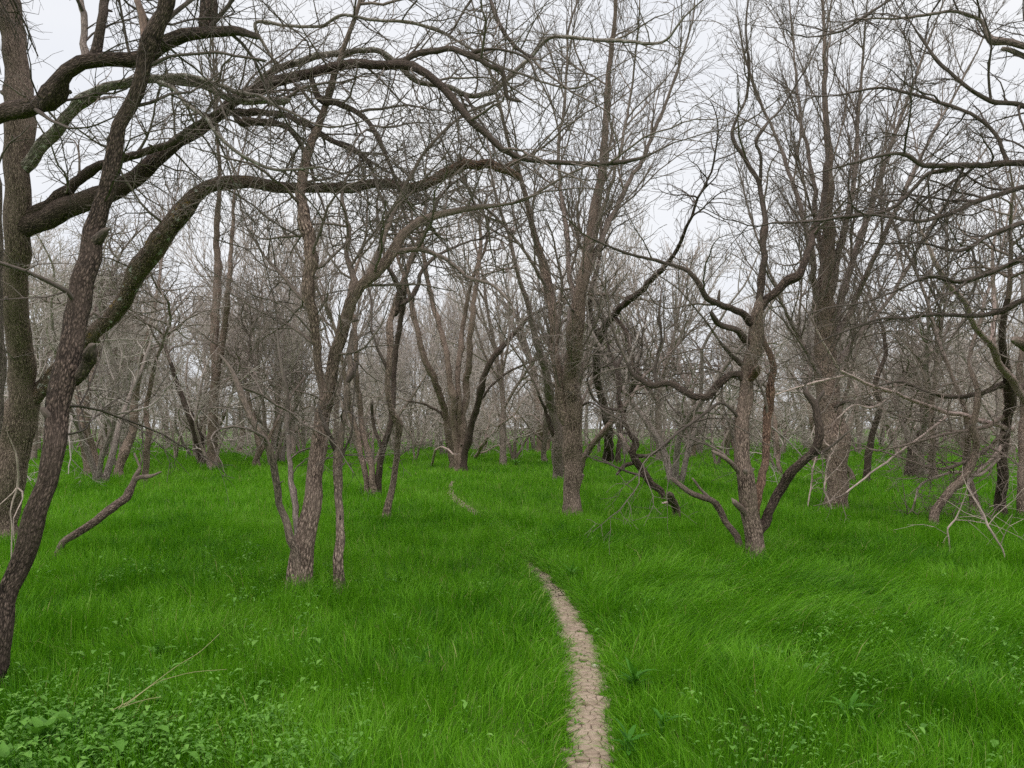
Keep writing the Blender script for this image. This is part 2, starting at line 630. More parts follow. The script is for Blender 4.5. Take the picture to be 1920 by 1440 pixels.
def build_thing(name, label, category, mat, style, polys, seed, group=None, rmin=.003, twig=1.0, maxl=3, crown_mat=None, tip=1.0):
    """polys: (part name, end kind, d0, d1, 'x,y,w ...', twig density, material or None)
    end kind: 'tip' grows on into twigs, 'stub' is a broken end"""
    rng = random.Random(seed)
    big = []
    crown = Tubes()
    done = []
    base = None
    for ip, (part, end, d0, d1, s, dens, pm) in enumerate(polys):
        pts = parse(s)
        if d0 is None:
            d0 = ground_dist(pts[0][1])
        if d1 is None:
            d1 = d0
        n = len(pts)
        lens = [0]
        for a, c2 in zip(pts, pts[1:]):
            lens.append(lens[-1] + math.hypot(a[0] - c2[0], a[1] - c2[1]))
        attach, host = None, None
        if ip and part in ('limb', 'trunk') and not (part == 'trunk' and pts[0][1] > parse(polys[0][4])[0][1] - 40):
            best = 1e9
            for jp, Rp in enumerate(done):
                dist = np.hypot(Rp[:, 4] - pts[0][0], Rp[:, 5] - pts[0][1])
                j = int(dist.argmin())
                if dist[j] < best:
                    best, attach, host = dist[j], Rp[j], jp
            shift = attach[1] - d0
            d0, d1 = d0 + shift, d1 + shift
        ph = rng.uniform(0, 6.28)
        span = lens[-1] / F_PX * d0
        ctrl = []
        for (x, y, w), l in zip(pts, lens):
            f = l / lens[-1]
            d = d0 + (d1 - d0) * f + .05 * span * (sin(ph + f * 7) - sin(ph)) * min(1, f * 3)
            P = ray_point(x, y, d)
            ctrl.append(P + (w * .5 * d / F_PX,))
        if attach is not None:
            r_in = min(ctrl[0][3] * .8, attach[3] * .7)
            ctrl[0] = ctrl[0][:3] + (min(ctrl[0][3] * 1.15, attach[3] * .95),)
            if best > 2.0:
                ctrl.insert(0, (attach[0], attach[1], attach[2], r_in))
        grounded = attach is None and part in ('trunk', 'log') and ctrl[0][2] < .6
        if grounded:
            a = ctrl[0]
            g0 = float(gz(a[0], a[1]))
            ctrl[0] = a[:3] + (a[3] * 1.05,)
            if part == 'trunk':
                ctrl.insert(0, (a[0], a[1], g0 - .12, a[3] * 1.45))
            else:
                b2 = ctrl[1]
                k = (a[2] - (g0 - .02)) / max(.05, abs(b2[2] - a[2]))
                k = min(k, .6)
                ctrl.insert(0, (a[0] + (a[0] - b2[0]) * k, a[1] + (a[1] - b2[1]) * k, g0 - .02, a[3]))
            if base is None:
                base = (a[0], a[1], g0)
        rmax = max(c2[3] for c2 in ctrl)
        R = smooth_path(ctrl, max(.05, min(.12, rmax * .9)))
        # small kinks so that nothing is spline-smooth
        kn = np.random.RandomState(seed * 31 + ip)
        jit = kn.normal(0, 1, (len(R), 3))
        for _ in range(1):
            jit[1:-1] = (jit[:-2] + jit[1:-1] * 2 + jit[2:]) / 4
        R[:, :3] += jit * np.minimum(R[:, 3:4] * .24, .02)
        nc = max(3, len(R) // 5)
        cj = kn.normal(0, 1, (nc, 3))
        cj[0] = 0
        at_ = np.linspace(0, nc - 1, len(R))
        for ax in range(3):
            R[:, ax] += np.interp(at_, np.arange(nc), cj[:, ax]) * np.minimum(R[:, 3] * .30, .022)
        knots = np.zeros(len(R))
        for q in range(max(1, len(R) // 12)):
            knots += kn.uniform(.08, .3) * np.exp(-((np.arange(len(R)) - kn.uniform(0, len(R))) / kn.uniform(.8, 2.0)) ** 2)
        R[:, 3] = np.maximum(R[:, 3] * (1 + .05 * jit[:, 0] + knots), rmin)
        zc = (R[:, 2] - CAM_H)
        den = R[:, 1] * CT + zc * ST
        ppx = 960 + F_PX * R[:, 0] / den
        ppy = 720 - F_PX * (zc * CT - R[:, 1] * ST) / den
        done.append(np.column_stack([R[:, :4], ppx, ppy]))
        P3 = [tuple(r[:3]) for r in R]
        r3 = [float(r[3]) for r in R]
        dl = unit(tuple(R[-1, :3] - R[-2, :3]))
        if end == 'stub':
            rr = r3[-1]
            sd = tilt(dl, pi / 2, rng)
            for f, q, o in ((.25, .86, .05), (.9, .5, .35), (1.5, .22, .6), (1.8, .03, .66)):
                P3.append(tuple(P3[len(R) - 1][a] + (dl[a] * f + sd[a] * o) * rr for a in range(3)))
                r3.append(rr * q)
        k = 20 if rmax > .07 else (14 if rmax > .03 else (8 if rmax > .012 else 6))
        T = Tubes()
        T.add(P3, r3, k)
        big.append((part, T, pm or mat, seed * 17 + ip, rmax, host))
        # growth from this limb
        S = STYLES[style]
        step = np.linalg.norm(np.diff(R[:, :3], axis=0), axis=1)
        tot = float(step.sum())
        cum = np.concatenate([[0], np.cumsum(step)])
        nk = tot * dens * twig * 1.8
        nk = int(nk) + (rng.random() < nk - int(nk))
        for q in range(nk):
            l = tot * (.12 + .88 * (q + rng.random()) / max(1, nk))
            i = min(len(R) - 2, int(np.searchsorted(cum, l)))
            rr = r3[i]
            if P3[i][2] < 1.0 and rr > .03:
                continue
            dv = unit(tuple(R[i + 1, :3] - R[i, :3]))
            a = radians(rng.uniform(*S['ang']))
            Lc = rng.uniform(.5, 1.25) * 1.2 * (1.0 if rr > .02 else .7)
            if style == 'upright':
                Lc = rng.uniform(.9, 2.9) * min(1.0, .35 + rr * 22)
            rc = min(rr * .6, rng.uniform(.007, .016) * (Lc ** .7))
            grow(crown, P3[i], tilt(dv, a, rng, S['flat']), Lc, max(rmin, rc), 1, maxl, style, rng, rmin, .15)
        for q in range(int(tot * 1.1) if rmax > .03 else 0):        # spent snags along the bigger wood
            i = rng.randint(1, len(R) - 2)
            if r3[i] < .025 or P3[i][2] < .5:
                continue
            dv = tilt(unit(tuple(R[i + 1, :3] - R[i, :3])), radians(rng.uniform(45, 85)), rng)
            rs_ = r3[i] * rng.uniform(.18, .4)
            ls = r3[i] * .8 + rng.uniform(.03, .14)
            crown.add([tuple(P3[i][a] + dv[a] * ls * f for a in range(3)) for f in (0, .55, .9, 1.0)], [rs_ * 1.3, rs_, rs_ * .7, rs_ * .1], 7)
        if end == 'tip':
            rr = r3[len(R) - 1]
            Lc = min(4.0, 70 * rr + .6) * tip
            grow(crown, P3[len(R) - 1], dl, Lc, rr, 0 if rr > .012 else 1, maxl, style, rng, rmin, .1)
    if base is None:
        a = big[0][1].items[0][0][0]
        base = (a[0], a[1], a[2])
    root = empty(name, base, label, category, group)
    made = []                                        # (object, index of the limb it springs from)
    for part, T, pm, sd, rmax, host in big:
        owner, pn = root, part
        if part == 'limb' and host is not None and made[host][0].name.split('.')[0] in ('limb', 'branch', 'log'):
            pn = 'branch'                            # springs from a limb: a sub-part of that limb
            owner = made[host][0] if made[host][1] is None else made[host][1]
        me = T.mesh(pn, base, sd, .10 if rmax > .03 else 0)
        made.append((link(pn, me, M[pm], owner), None if owner is root else owner))
    if crown.items:
        link('crown', crown.mesh('crown', base, seed), M[crown_mat or mat], root)
    return root


T_ = 'trunk'
Lb = 'limb'
build_thing('leaning_tree', 'dark slender tree leaning right at the left edge, nearest to the camera', 'tree', 'dark', 'crooked', [
    (T_, 'tip', None, 5.2, '-15,1235,37 17,1130,38 47,1050,38 70,965,37 87,910,37 102,850,38 108,800,40 114,760,42 135,700,44 150,650,42 158,600,42 162,550,42 165,500,42 172,440,35 190,380,32 210,310,31 235,230,28 260,165,26 272,110,28 290,60,28 308,20,26 318,-30,25 330,-120,22', .6, None),
    (Lb, 'stub', 4.75, 4.6, '140,712,20 156,684,22 167,662,22 174,650,16', 0, None),
    (Lb, 'stub', 4.9, 4.8, '172,462,16 184,447,15 194,436,11', 0, None),
    (Lb, 'tip', 5.1, 5.4, '274,100,16 270,55,15 262,5,13 250,-60,10', 1.5, 'rust'),
    (Lb, 'stub', 5.15, 5.0, '280,122,8 320,105,6 370,99,6 405,97,6 440,104,5 497,114,5', .5, None),
    (Lb, 'tip', 5.15, 5.6, '285,70,12 320,30,9 370,-10,7 430,-40,6', 1.6, None),
], 101, GROUP, .0026, 1.4)

build_thing('broad_tree', 'tall grey-barked tree at left whose long dark limbs arch over the clearing', 'tree', 'grey', 'crooked', [
    (T_, 'tip', None, 9.3, '-6,985,66 8,920,62 21,860,58 34,780,52 42,700,47 41,620,46 36,520,46 32,430,46 34,350,46 36,250,47 32,150,44 24,60,42 16,-40,38 10,-160,34', .3, 'brown'),
    (Lb, 'stub', 9.2, 7.4, '30,800,32 60,750,31 100,705,30 150,655,29 196,605,29 230,560,29 255,510,31 290,460,32 330,410,32 370,366,27 410,346,25 450,340,25 510,345,22 560,349,20 620,352,21 665,350,20 700,342,18 730,340,17 768,350,16', .9, 'lichen'),
    (Lb, 'stub', 7.4, 7.0, '770,352,13 790,347,19 815,334,19 838,321,18 862,312,18 900,310,17 940,316,16 972,328,14', .6, 'rust'),
    (Lb, 'tip', 7.0, 7.0, '945,316,10 958,310,8 974,299,5', 0, 'rust'),
    (Lb, 'tip', 9.2, 7.2, '35,430,38 70,416,38 120,395,38 180,375,36 215,362,34 255,335,32 290,305,29 340,262,26 385,232,23 420,205,21 460,175,23 500,155,21 560,140,20 620,125,18 660,121,17 720,123,16 770,126,16 800,140,15 830,165,15 855,195,14 880,225,13 910,250,12 940,278,11 975,295,10 1020,303,8 1090,308,8 1140,307,7 1200,298,5 1262,268,3', 1.5, 'dark'),
    (Lb, 'tip', 9.3, 8.4, '45,415,20 90,380,20 130,345,20 165,322,18 225,300,17 270,287,15 310,273,13 350,243,9 400,215,7', 1.2, 'dark'),
    (Lb, 'tip', 8.1, 7.6, '440,212,13 490,210,12 530,218,11 580,235,10 620,260,8 660,275,7 695,304,5', 1.8, 'dark'),
    (Lb, 'tip', 7.9, 7.5, '450,228,12 500,228,12 540,240,10 560,265,9 578,300,7 590,340,5', 1.6, 'dark'),
    (Lb, 'stub', 7.5, 7.2, '752,124,12 767,110,12 800,100,12 840,93,12 867,98,11 893,107,10 920,123,9 940,133,9 947,167,8 955,185,7 975,189,6', 1.3, 'dark'),
    (Lb, 'tip', 7.3, 7.0, '885,100,7 915,92,6 950,95,5 990,110,5 1005,140,4', 1.6, 'dark'),
    (Lb, 'tip', 7.9, 7.6, '600,185,11 640,198,11 675,215,10 702,245,9 722,285,8 738,322,6 748,360,5', 1.4, 'dark'),
    (Lb, 'tip', 7.9, 7.7, '610,258,10 645,274,10 678,290,9 694,310,8 702,330,5', 1.2, 'dark'),
    (Lb, 'stub', 9.2, 8.2, '40,330,22 65,287,22 100,240,21 135,205,19 175,175,18 215,160,17 255,152,16 300,148,16 340,151,15 380,160,15 420,178,14 460,188,13 500,187,13 540,191,12', .9, 'moss'),
    (Lb, 'tip', 8.6, 8.3, '300,147,10 345,140,9 390,150,9 440,170,8 487,181,7 520,200,5', 1.3, 'moss'),
    (Lb, 'tip', 8.5, 8.0, '296,154,9 325,165,8 350,195,8 388,222,8 402,243,8 440,280,7 500,315,6 545,318,5 600,312,4', 1.6, 'moss'),
    (Lb, 'tip', 8.2, 7.4, '482,157,12 500,142,13 545,118,13 590,108,12 640,102,11 680,95,10 715,95,10 740,115,9 770,145,9 800,155,9 835,160,9 870,178,9 905,176,8 925,172,8 945,155,8 985,115,7 1030,73,7 1100,73,6 1180,78,6 1242,80,5 1282,32,4', 1.7, 'moss'),
    (Lb, 'tip', 7.8, 7.0, '872,178,6 890,210,5 915,250,4 930,290,3', 2, 'dark'),
    (Lb, 'tip', 8.6, 7.8, '480,46,6 540,48,6 600,50,6 640,30,6 700,38,6 760,42,6 810,52,6 860,78,5 930,120,5 985,142,5 1040,160,4 1080,165,4 1120,145,3', 1.8, 'moss'),
    (Lb, 'tip', 8.8, 8.4, '905,-30,8 920,5,7 938,50,7 965,85,6 1000,110,5', 1.4, 'dark'),
], 102, GROUP, .003, 1.9)

build_thing('edge_tree', 'dark heavy tree cut by the left edge, its thick limb ending in a broken stub', 'tree', 'dark', 'crooked', [
    (T_, 'tip', None, 6.7, '-90,1120,60 -62,1000,54 -38,860,50 -18,760,46 -6,650,44 -10,540,44 -16,450,42 -18,380,40 -26,320,36 -45,250,34 -70,150,30 -80,0,26', .2, 'grey'),
    (Lb, 'stub', 6.8, 6.3, '-50,248,34 -15,226,31 30,210,31 70,195,31 110,166,30 140,137,29 165,119,28 210,112,26 250,109,27 280,100,28 305,84,28 340,68,27 390,60,24 430,61,18 484,71,13', .9, None),
    (Lb, 'tip', 6.4, 6.5, '386,62,30 387,40,31 390,15,30 395,-20,28 402,-90,24', .6, None),
    (Lb, 'tip', 6.5, 6.8, '172,118,20 178,80,19 184,40,18 188,0,17 196,-60,14', 1.0, None),
    (Lb, 'tip', 6.5, 6.9, '162,118,14 158,75,13 152,35,12 143,-20,10', 1.0, 'grey'),
    (Lb, 'tip', 6.6, 6.2, '60,200,7 95,225,6 130,240,5', 1.5, None),
], 103, GROUP, .0028, 1.2)

build_thing('forked_tree', 'brown tree left of the path with a forked trunk and two thin side stems', 'tree', 'brown', 'crooked', [
    (T_, 'tip', None, 7.9, '562,1070,38 568,1025,36 577,985,33 587,930,29 593,869,27 597,810,26 603,770,26 613,744,23 622,700,22 628,661,22 640,632,22 650,600,22 661,563,21 678,533,20 705,512,20 728,488,20 757,440,18 790,415,16 828,402,14 873,393,10 935,386,7', .8, None),
    (T_, 'tip', 7.45, 8.2, '598,800,18 604,752,15 602,715,15 597,661,16 596,620,18 590,580,20 582,545,22 578,500,22 578,467,23 570,420,22 564,370,21 567,330,19 578,292,17 598,240,14 618,180,12 640,100,9', 1.0, None),
    (T_, 'stub', 7.4, 7.0, '556,1062,18 549,1025,15 538,990,14 524,947,13 513,891,13 502,838,13 483,802,13 467,773,12 450,727,11 433,694,8 413,667,4', .5, None),
    (T_, 'tip', 7.45, 7.9, '563,1010,14 558,985,12 551,913,11 542,847,9 538,802,9 537,765,10 531,709,8 525,671,6 520,620,4', .8, 'grey'),
    (Lb, 'tip', 7.7, 8.3, '587,573,7 560,555,7 530,515,6 500,485,5 470,440,4', 2, None),
    (Lb, 'tip', 7.6, 7.9, '592,645,7 570,630,6 550,615,5 520,600,4', 2, None),
    (Lb, 'tip', 7.8, 8.3, '662,560,12 660,520,11 650,480,9 655,430,8 640,370,6', 1.4, None),
    (Lb, 'tip', 7.9, 7.2, '745,470,10 790,470,9 840,490,8 880,520,7 920,535,6 960,570,4', 1.5, None),
    (Lb, 'tip', 7.9, 8.6, '690,522,10 720,450,9 740,390,8 770,330,7 810,270,6 870,215,5 930,190,4', 1.6, None),
], 104, GROUP, .003, 2.0)

build_thing('snapped_sapling', 'thin snapped dark trunk standing right beside the forked tree', 'tree', 'dark', 'crooked', [
    (T_, 'stub', None, 7.7, '639,1071,19 639,1040,18 638,1000,17 634,950,16 631,913,16 629,869,19 631,850,18 634,835,15 642,807,12 650,757,12 654,719,11 661,690,12 658,655,9 662,620,7', .5, 'brown'),
    (Lb, 'stub', 7.45, 7.3, '630,845,10 626,835,9 617,813,8 604,786,7 596,760,5', .5, None),
    (Lb, 'tip', 7.45, 7.3, '637,864,5 642,852,5 650,833,4 658,815,4 660,790,3', .8, None),
    (Lb, 'stub', 7.4, 7.3, '633,880,6 641,872,5 645,868,3', 0, None),
    (Lb, 'stub', 7.6, 7.6, '654,712,9 662,698,9 666,684,7', 0, None),
], 105, GROUP, .0026)

build_thing('triple_stem_tree', 'tree with three thin stems splaying from one foot left of the path', 'tree', 'brown', 'crooked', [
    (T_, 'tip', None, 17.5, '687,913,10 678,869,10 669,824,9 658,780,9 650,730,8 640,660,7', .6, None),
    (T_, 'tip', 17.5, 18, '700,912,12 696,873,11 682,824,11 676,791,10 672,740,9 668,690,9 664,620,8 655,550,7', .6, None),
    (T_, 'tip', 17.6, 17, '709,913,12 714,858,11 722,824,11 731,791,10 735,740,10 740,680,9 747,620,9 756,560,9 762,510,8 790,450,6', .7, 'dark'),
    (Lb, 'stub', 17.5, 17.3, '715,848,7 713,835,7 702,802,7 698,780,7 697,755,5', .3, 'dark'),
], 106, GROUP, .0055, .9, 2)

build_thing('wavy_tree', 'slender wavy pale-brown trunk beside the three-stemmed tree', 'tree', 'dark', 'crooked', [
    (T_, 'tip', None, 12.8, '724,956,15 729,935,14 735,913,13 740,869,12 742,836,12 747,802,13 737,784,12 729,750,12 728,700,12 731,650,11 737,600,12 744,560,11 756,530,11 770,480,9 800,430,7', .8, 'brown'),
    (Lb, 'tip', 12.6, 12.4, '742,590,10 748,560,11 745,535,10 735,515,8 722,490,6 715,450,5', 1.3, None),
    (Lb, 'tip', 12.7, 13.3, '752,570,8 770,560,8 785,540,8 790,510,7 820,480,6 870,455,4', 1.3, None),
    (Lb, 'tip', 12.6, 13, '730,700,5 700,630,4 695,560,4 680,500,3', 1.5, None),
], 107, GROUP, .0035)

build_thing('fan_stem_tree', 'tree of five stems fanning out beyond the far end of the path', 'tree', 'brown', 'crooked', [
    (T_, 'tip', None, 27, '851,868,14 847,847,14 840,797,13 827,747,12 810,703,12 797,673,11 787,630,10 775,580,9 758,520,7', .5, None),
    (T_, 'tip', 27.5, 28, '858,870,15 855,813,14 847,730,13 840,680,12 830,630,11 813,573,10 795,500,8', .5, None),
    (T_, 'tip', 27.6, 28, '862,868,13 861,810,11 860,747,10 860,680,10 863,640,9 870,600,8 880,540,7', .5, None),
    (T_, 'tip', 27.4, 27, '866,870,14 870,813,13 873,730,13 880,680,12 883,613,11 890,550,9 900,460,7', .5, None),
    (T_, 'tip', 27.3, 26, '871,868,13 877,825,13 893,763,12 903,720,12 920,680,11 940,653,10 970,620,9 1000,590,7 1040,570,5', .6, 'dark'),
    (Lb, 'tip', 26.8, 26, '893,768,4 915,730,4 950,700,4 990,680,4 1030,665,3', 1, 'dark'),
    (Lb, 'tip', 27, 26.6, '838,795,5 825,775,5 800,760,4 765,752,3', .8, 'dark'),
], 108, GROUP, .006, .8, 2)

build_thing('straight_tree', 'straight brown ridged trunk just right of the path, forking high into ascending branches', 'tree', 'brown', 'upright', [
    (T_, 'tip', None, 14.4, '1075,940,37 1074,900,35 1073,850,35 1073,800,37 1075,760,36 1076,700,33 1079,640,31 1084,590,28 1088,545,25 1098,490,22 1110,420,19 1122,350,17 1132,260,14 1142,150,11 1150,60,8 1156,-40,6', .8, None),
    (T_, 'tip', 14.1, 13.4, '1066,790,22 1058,755,22 1050,700,20 1043,650,19 1037,600,18 1030,550,16 1018,500,14 1003,440,12 988,380,10 965,300,8 940,210,6 915,120,4', .8, None),
    (Lb, 'tip', 14.2, 15.3, '1088,560,12.0 1112,490,11.2 1140,420,9.8 1170,360,8.2 1203,300,7.5 1240,215,6.0 1275,120,4.5 1300,30,3.0', .9, 'grey'),
    (Lb, 'tip', 14.2, 14.9, '1084,600,10.5 1070,520,9.8 1062,440,9.0 1052,360,7.5 1048,280,6.8 1060,170,5.2 1065,60,3.8', .9, 'grey'),
    (Lb, 'tip', 14.3, 13.2, '1100,480,9.0 1150,330,6.8 1175,220,5.2 1190,120,3.8 1200,20,3.0', .9, 'grey'),
    (Lb, 'tip', 14.2, 13.0, '1030,550,6.8 990,480,6.0 950,430,5.2 900,380,4.5 850,310,3.0', .9, 'grey'),
    (Lb, 'tip', 14.1, 12.8, '1084,590,5.2 1068,580,4.5 1066,600,4.5 1060,620,3.0', .5, 'dark'),
    (Lb, 'tip', 14.2, 12.9, '1090,760,3.8 1110,755,3.8 1140,775,3.0 1170,790,2.2', 1.2, 'dark'),
], 109, GROUP, .0042, 1.5)

build_thing('lichen_tree', 'grey lichened tree standing close behind the straight brown trunk', 'tree', 'grey', 'crooked', [
    (T_, 'tip', None, 19, '1048,889,22 1045,850,20 1044,820,18 1040,790,17 1034,765,17 1028,730,16 1020,690,15 1010,650,13 996,600,11 980,540,9', .8, None),
    (T_, 'tip', 21, 21.5, '1046,815,12 1053,790,11 1056,770,10 1062,720,9 1056,650,8', .7, None),
    (Lb, 'tip', 21, 20.4, '1042,822,8 1036,805,8 1028,785,7 1022,770,6 1010,740,4', .8, 'dark'),
    (T_, 'tip', 21, 20, '1086,886,12 1090,862,12 1098,848,12 1112,830,11 1126,812,10 1140,795,9 1165,765,7', .9, 'brown'),
], 110, GROUP, .006, .8, 2)

build_thing('dark_arching_tree', 'dark tree with a diagonal limb reaching up right behind the straight trunk', 'tree', 'dark', 'crooked', [
    (T_, 'tip', None, 19.5, '1140,862,20 1142,835,18 1140,800,16 1130,755,15 1118,710,14 1120,660,14 1130,620,14 1155,585,13 1190,555,12 1225,520,10 1260,480,8 1290,420,6', .9, None),
    (T_, 'tip', 31, 31, '1158,862,10 1160,835,9 1163,800,8 1172,760,7', .8, None),
    (Lb, 'tip', 22, 21, '1128,640,10 1110,600,9 1105,560,8 1120,500,6', .9, None),
    (Lb, 'tip', 21, 19, '1150,590,8 1180,630,7 1182,660,6 1190,690,5', 1.2, None),
], 111, GROUP, .006, .8, 2)

build_thing('gnarled_tree', 'gnarled broken tree right of the path with a low bent limb reaching up right', 'tree', 'brown', 'crooked', [
    (T_, 'stub', None, 9.6, '1414,1017,30 1412,990,32 1408,960,32 1405,930,33 1400,895,30 1394,853,28 1393,815,27 1393,783,28 1396,747,27 1400,715,24 1401,687,22 1408,655,22 1413,620,23 1418,590,22 1424,565,18', .3, None),
    (Lb, 'tip', 9.5, 9.4, '1418,600,14 1424,560,14 1430,530,13 1432,490,11 1433,440,11 1434,407,10 1424,350,9 1400,300,8 1374,254,7 1385,215,5 1398,187,5 1403,133,5 1400,67,4 1402,0,3', 1.2, 'dark'),
    (Lb, 'stub', 9.5, 9.9, '1420,592,15 1428,573,16 1447,547,15 1467,530,15 1493,516,14 1507,490,14 1514,465,13 1530,430,12 1541,400,11 1546,360,11 1547,333,10 1550,307,10', .8, 'dark'),
    (Lb, 'tip', 9.9, 10.2, '1549,325,6 1553,267,5 1547,180,4 1552,90,3', 1.4, 'dark'),
    (Lb, 'tip', 9.4, 9.2, '1424,352,6 1427,290,6 1418,263,6 1440,230,5 1467,200,4 1513,127,3', 1.4, 'dark'),
    (Lb, 'tip', 9.5, 8.8, '1412,605,14 1390,585,13 1347,570,12 1323,560,11 1300,520,9 1280,503,8 1230,488,6 1180,476,5 1110,448,3', 1.2, 'dark'),
    (Lb, 'stub', 9.5, 9.1, '1402,640,13 1383,622,12 1353,610,11 1340,600,10 1333,587,7', .6, 'dark'),
    (Lb, 'stub', 9.1, 9.1, '1348,570,6 1348,556,6 1349,545,4', 0, 'dark'),
    (T_, 'stub', 9.4, 9.8, '1412,985,16 1424,912,15 1436,865,14 1438,806,14 1441,765,13 1443,724,13 1448,685,12 1440,650,10 1434,628,8', .6, 'rust'),
    (Lb, 'stub', 9.3, 9.1, '1394,900,10 1386,885,10 1372,868,9 1356,858,9 1339,848,7', .2, 'dead'),
    (Lb, 'stub', 9.3, 9.1, '1406,985,14 1398,965,13 1386,950,12 1377,940,10', 0, 'dead'),
    (Lb, 'stub', 9.3, 8.9, '1418,1003,20 1426,985,19 1436,964,17 1460,917,16 1488,882,15 1519,856,14 1533,832,13 1537,806,13 1533,778,13 1526,759,12 1507,733,9', .3, 'dark'),
    (Lb, 'tip', 9.0, 8.8, '1515,858,7 1540,848,6 1561,835,5 1585,815,3', 1, 'dark'),
    (Lb, 'stub', 8.9, 8.9, '1528,765,9 1536,750,8 1545,735,6', 0, 'dark'),
    (Lb, 'tip', 9.5, 9.8, '1397,715,14 1385,703,13 1372,703,12 1347,722,12 1323,748,12 1298,744,12 1271,727,12 1258,718,11 1231,722,11 1204,713,10 1186,702,8 1176,680,5', 1.5, 'dark'),
    (Lb, 'tip', 9.7, 9.9, '1231,720,6 1228,695,6 1234,662,6 1241,640,5 1236,590,5 1240,540,3', 1.6, 'dark'),
    (Lb, 'tip', 9.5, 9.3, '1400,690,8 1378,672,8 1362,655,7 1350,640,5', 1.0, 'dark'),
    (Lb, 'stub', 9.5, 9.2, '1404,712,13 1416,702,13 1424,692,12', 0, 'rust'),
    (Lb, 'tip', 9.5, 9.0, '1390,790,6 1372,768,6 1350,755,5 1320,775,5 1270,812,5 1235,842,4', 1.3, 'dark'),
], 112, GROUP, .0034, 1.3)

build_thing('broom_tree', 'tall grey-brown tree right of the gnarled one with a broad broom of upright branches', 'tree', 'brown', 'upright', [
    (T_, 'tip', None, 15.3, '1567,932,38 1566,900,37 1563,850,37 1558,800,41 1553,760,42 1548,700,41 1547,640,38 1549,580,33 1552,520,28 1556,440,22 1556,360,17 1552,270,13 1548,160,9 1545,40,6 1540,-60,4', 1.0, None),
    (Lb, 'tip', 15, 14.3, '1548,660,13.6 1536,580,12.2 1524,500,10.9 1508,420,9.5 1488,350,7.5 1460,270,6.1 1430,200,4.8 1400,120,3.4 1385,40,2.0', 1.1, 'grey'),
    (Lb, 'tip', 15, 15.9, '1550,560,12.2 1538,470,10.9 1528,390,9.5 1518,300,7.5 1500,210,6.1 1490,110,4.1 1480,0,2.7', 1.1, 'grey'),
    (Lb, 'tip', 15, 14.2, '1553,570,13.6 1572,480,12.2 1590,400,10.2 1603,320,8.2 1610,220,6.1 1618,110,4.1 1626,0,2.7', 1.1, 'grey'),
    (Lb, 'tip', 15, 16, '1555,620,13.6 1590,530,12.2 1618,440,10.9 1645,350,8.8 1680,250,6.8 1715,150,4.8 1750,50,2.7', 1.1, 'grey'),
    (Lb, 'tip', 15, 14, '1558,650,12.2 1605,560,10.9 1650,460,8.8 1700,350,6.8 1755,240,5.4 1810,140,3.4 1850,60,2.0', 1.1, 'grey'),
    (Lb, 'tip', 15, 13.8, '1552,740,8.8 1530,690,8.2 1500,640,7.5 1470,580,6.1 1440,500,4.8 1405,400,3.4 1380,300,2.0', 1.1, 'grey'),
    (Lb, 'tip', 15, 16.2, '1556,700,9.5 1600,640,8.2 1660,570,6.8 1720,470,5.4 1780,370,4.1 1850,280,2.7', 1.1, 'grey'),
    (Lb, 'tip', 15, 13.8, '1556,780,6.8 1570,760,6.1 1600,752,5.4 1640,762,4.1', 1.1, 'dark'),
], 113, GROUP, .0042, 1.25)

build_thing('side_tree', 'tree beyond the right edge sending long dark horizontal branches into the picture', 'tree', 'dark', 'crooked', [
    (T_, 'tip', None, 8.9, '2030,1015,56 2020,900,50 2010,760,46 1998,640,42 1994,500,38 1996,380,34 2005,260,30 2022,120,26 2036,-20,22', .3, None),
    (Lb, 'tip', 8.9, 8.3, '2000,300,14 1960,300,13 1920,303,12 1847,307,11 1780,313,10 1730,310,8 1697,290,7 1663,290,6 1600,306,4 1547,320,3', 1.9, None),
    (Lb, 'tip', 8.5, 8.6, '1790,313,9 1770,320,9 1740,327,8 1707,360,7 1673,390,7 1640,400,6 1580,407,6 1527,415,5 1447,417,4', 1.8, None),
    (Lb, 'tip', 8.9, 8.6, '1996,335,12 1920,353,10 1847,373,8 1780,403,7 1720,415,6 1640,403,4', 1.8, None),
    (Lb, 'tip', 8.8, 9.3, '1888,305,8 1883,290,8 1863,247,7 1820,213,7 1753,190,6 1693,173,6 1643,165,5 1563,180,3', 1.8, None),
    (Lb, 'tip', 8.9, 8.4, '2015,170,16 1960,110,13 1920,87,12 1885,80,12 1857,73,11 1843,43,8 1827,32,7 1780,22,6 1713,32,5 1607,37,3', 1.6, 'grey'),
    (Lb, 'stub', 8.8, 8.7, '2010,150,14 1950,115,12 1915,103,11 1880,90,8', 0, 'grey'),
    (Lb, 'tip', 8.6, 8.0, '2030,40,12 1920,-30,9 1800,-25,7 1710,-20,6 1660,5,5 1625,28,5 1580,58,5 1533,68,3', 1.6, None),
    (Lb, 'tip', 8.9, 9.2, '1996,470,14 1930,480,11 1860,510,9 1800,530,7 1740,520,6 1680,545,4', 1.9, None),
    (Lb, 'tip', 8.9, 9.4, '1996,560,14 1940,555,11 1880,580,9 1830,592,8 1760,590,7 1700,595,6 1640,600,5 1560,630,3', 2.0, None),
    (Lb, 'tip', 8.9, 8.6, '1997,240,13 1920,200,10 1850,185,8 1770,130,6 1720,60,4', 1.6, None),
    (Lb, 'tip', 8.9, 9.1, '1998,420,13 1930,415,10 1860,440,8 1800,470,6 1740,460,4', 2.0, None),
    (Lb, 'stub', 8.9, 8.5, '2005,680,24 1960,660,22 1925,645,20 1903,640,14', .3, 'dead'),
], 114, GROUP, .0032, 1.6)

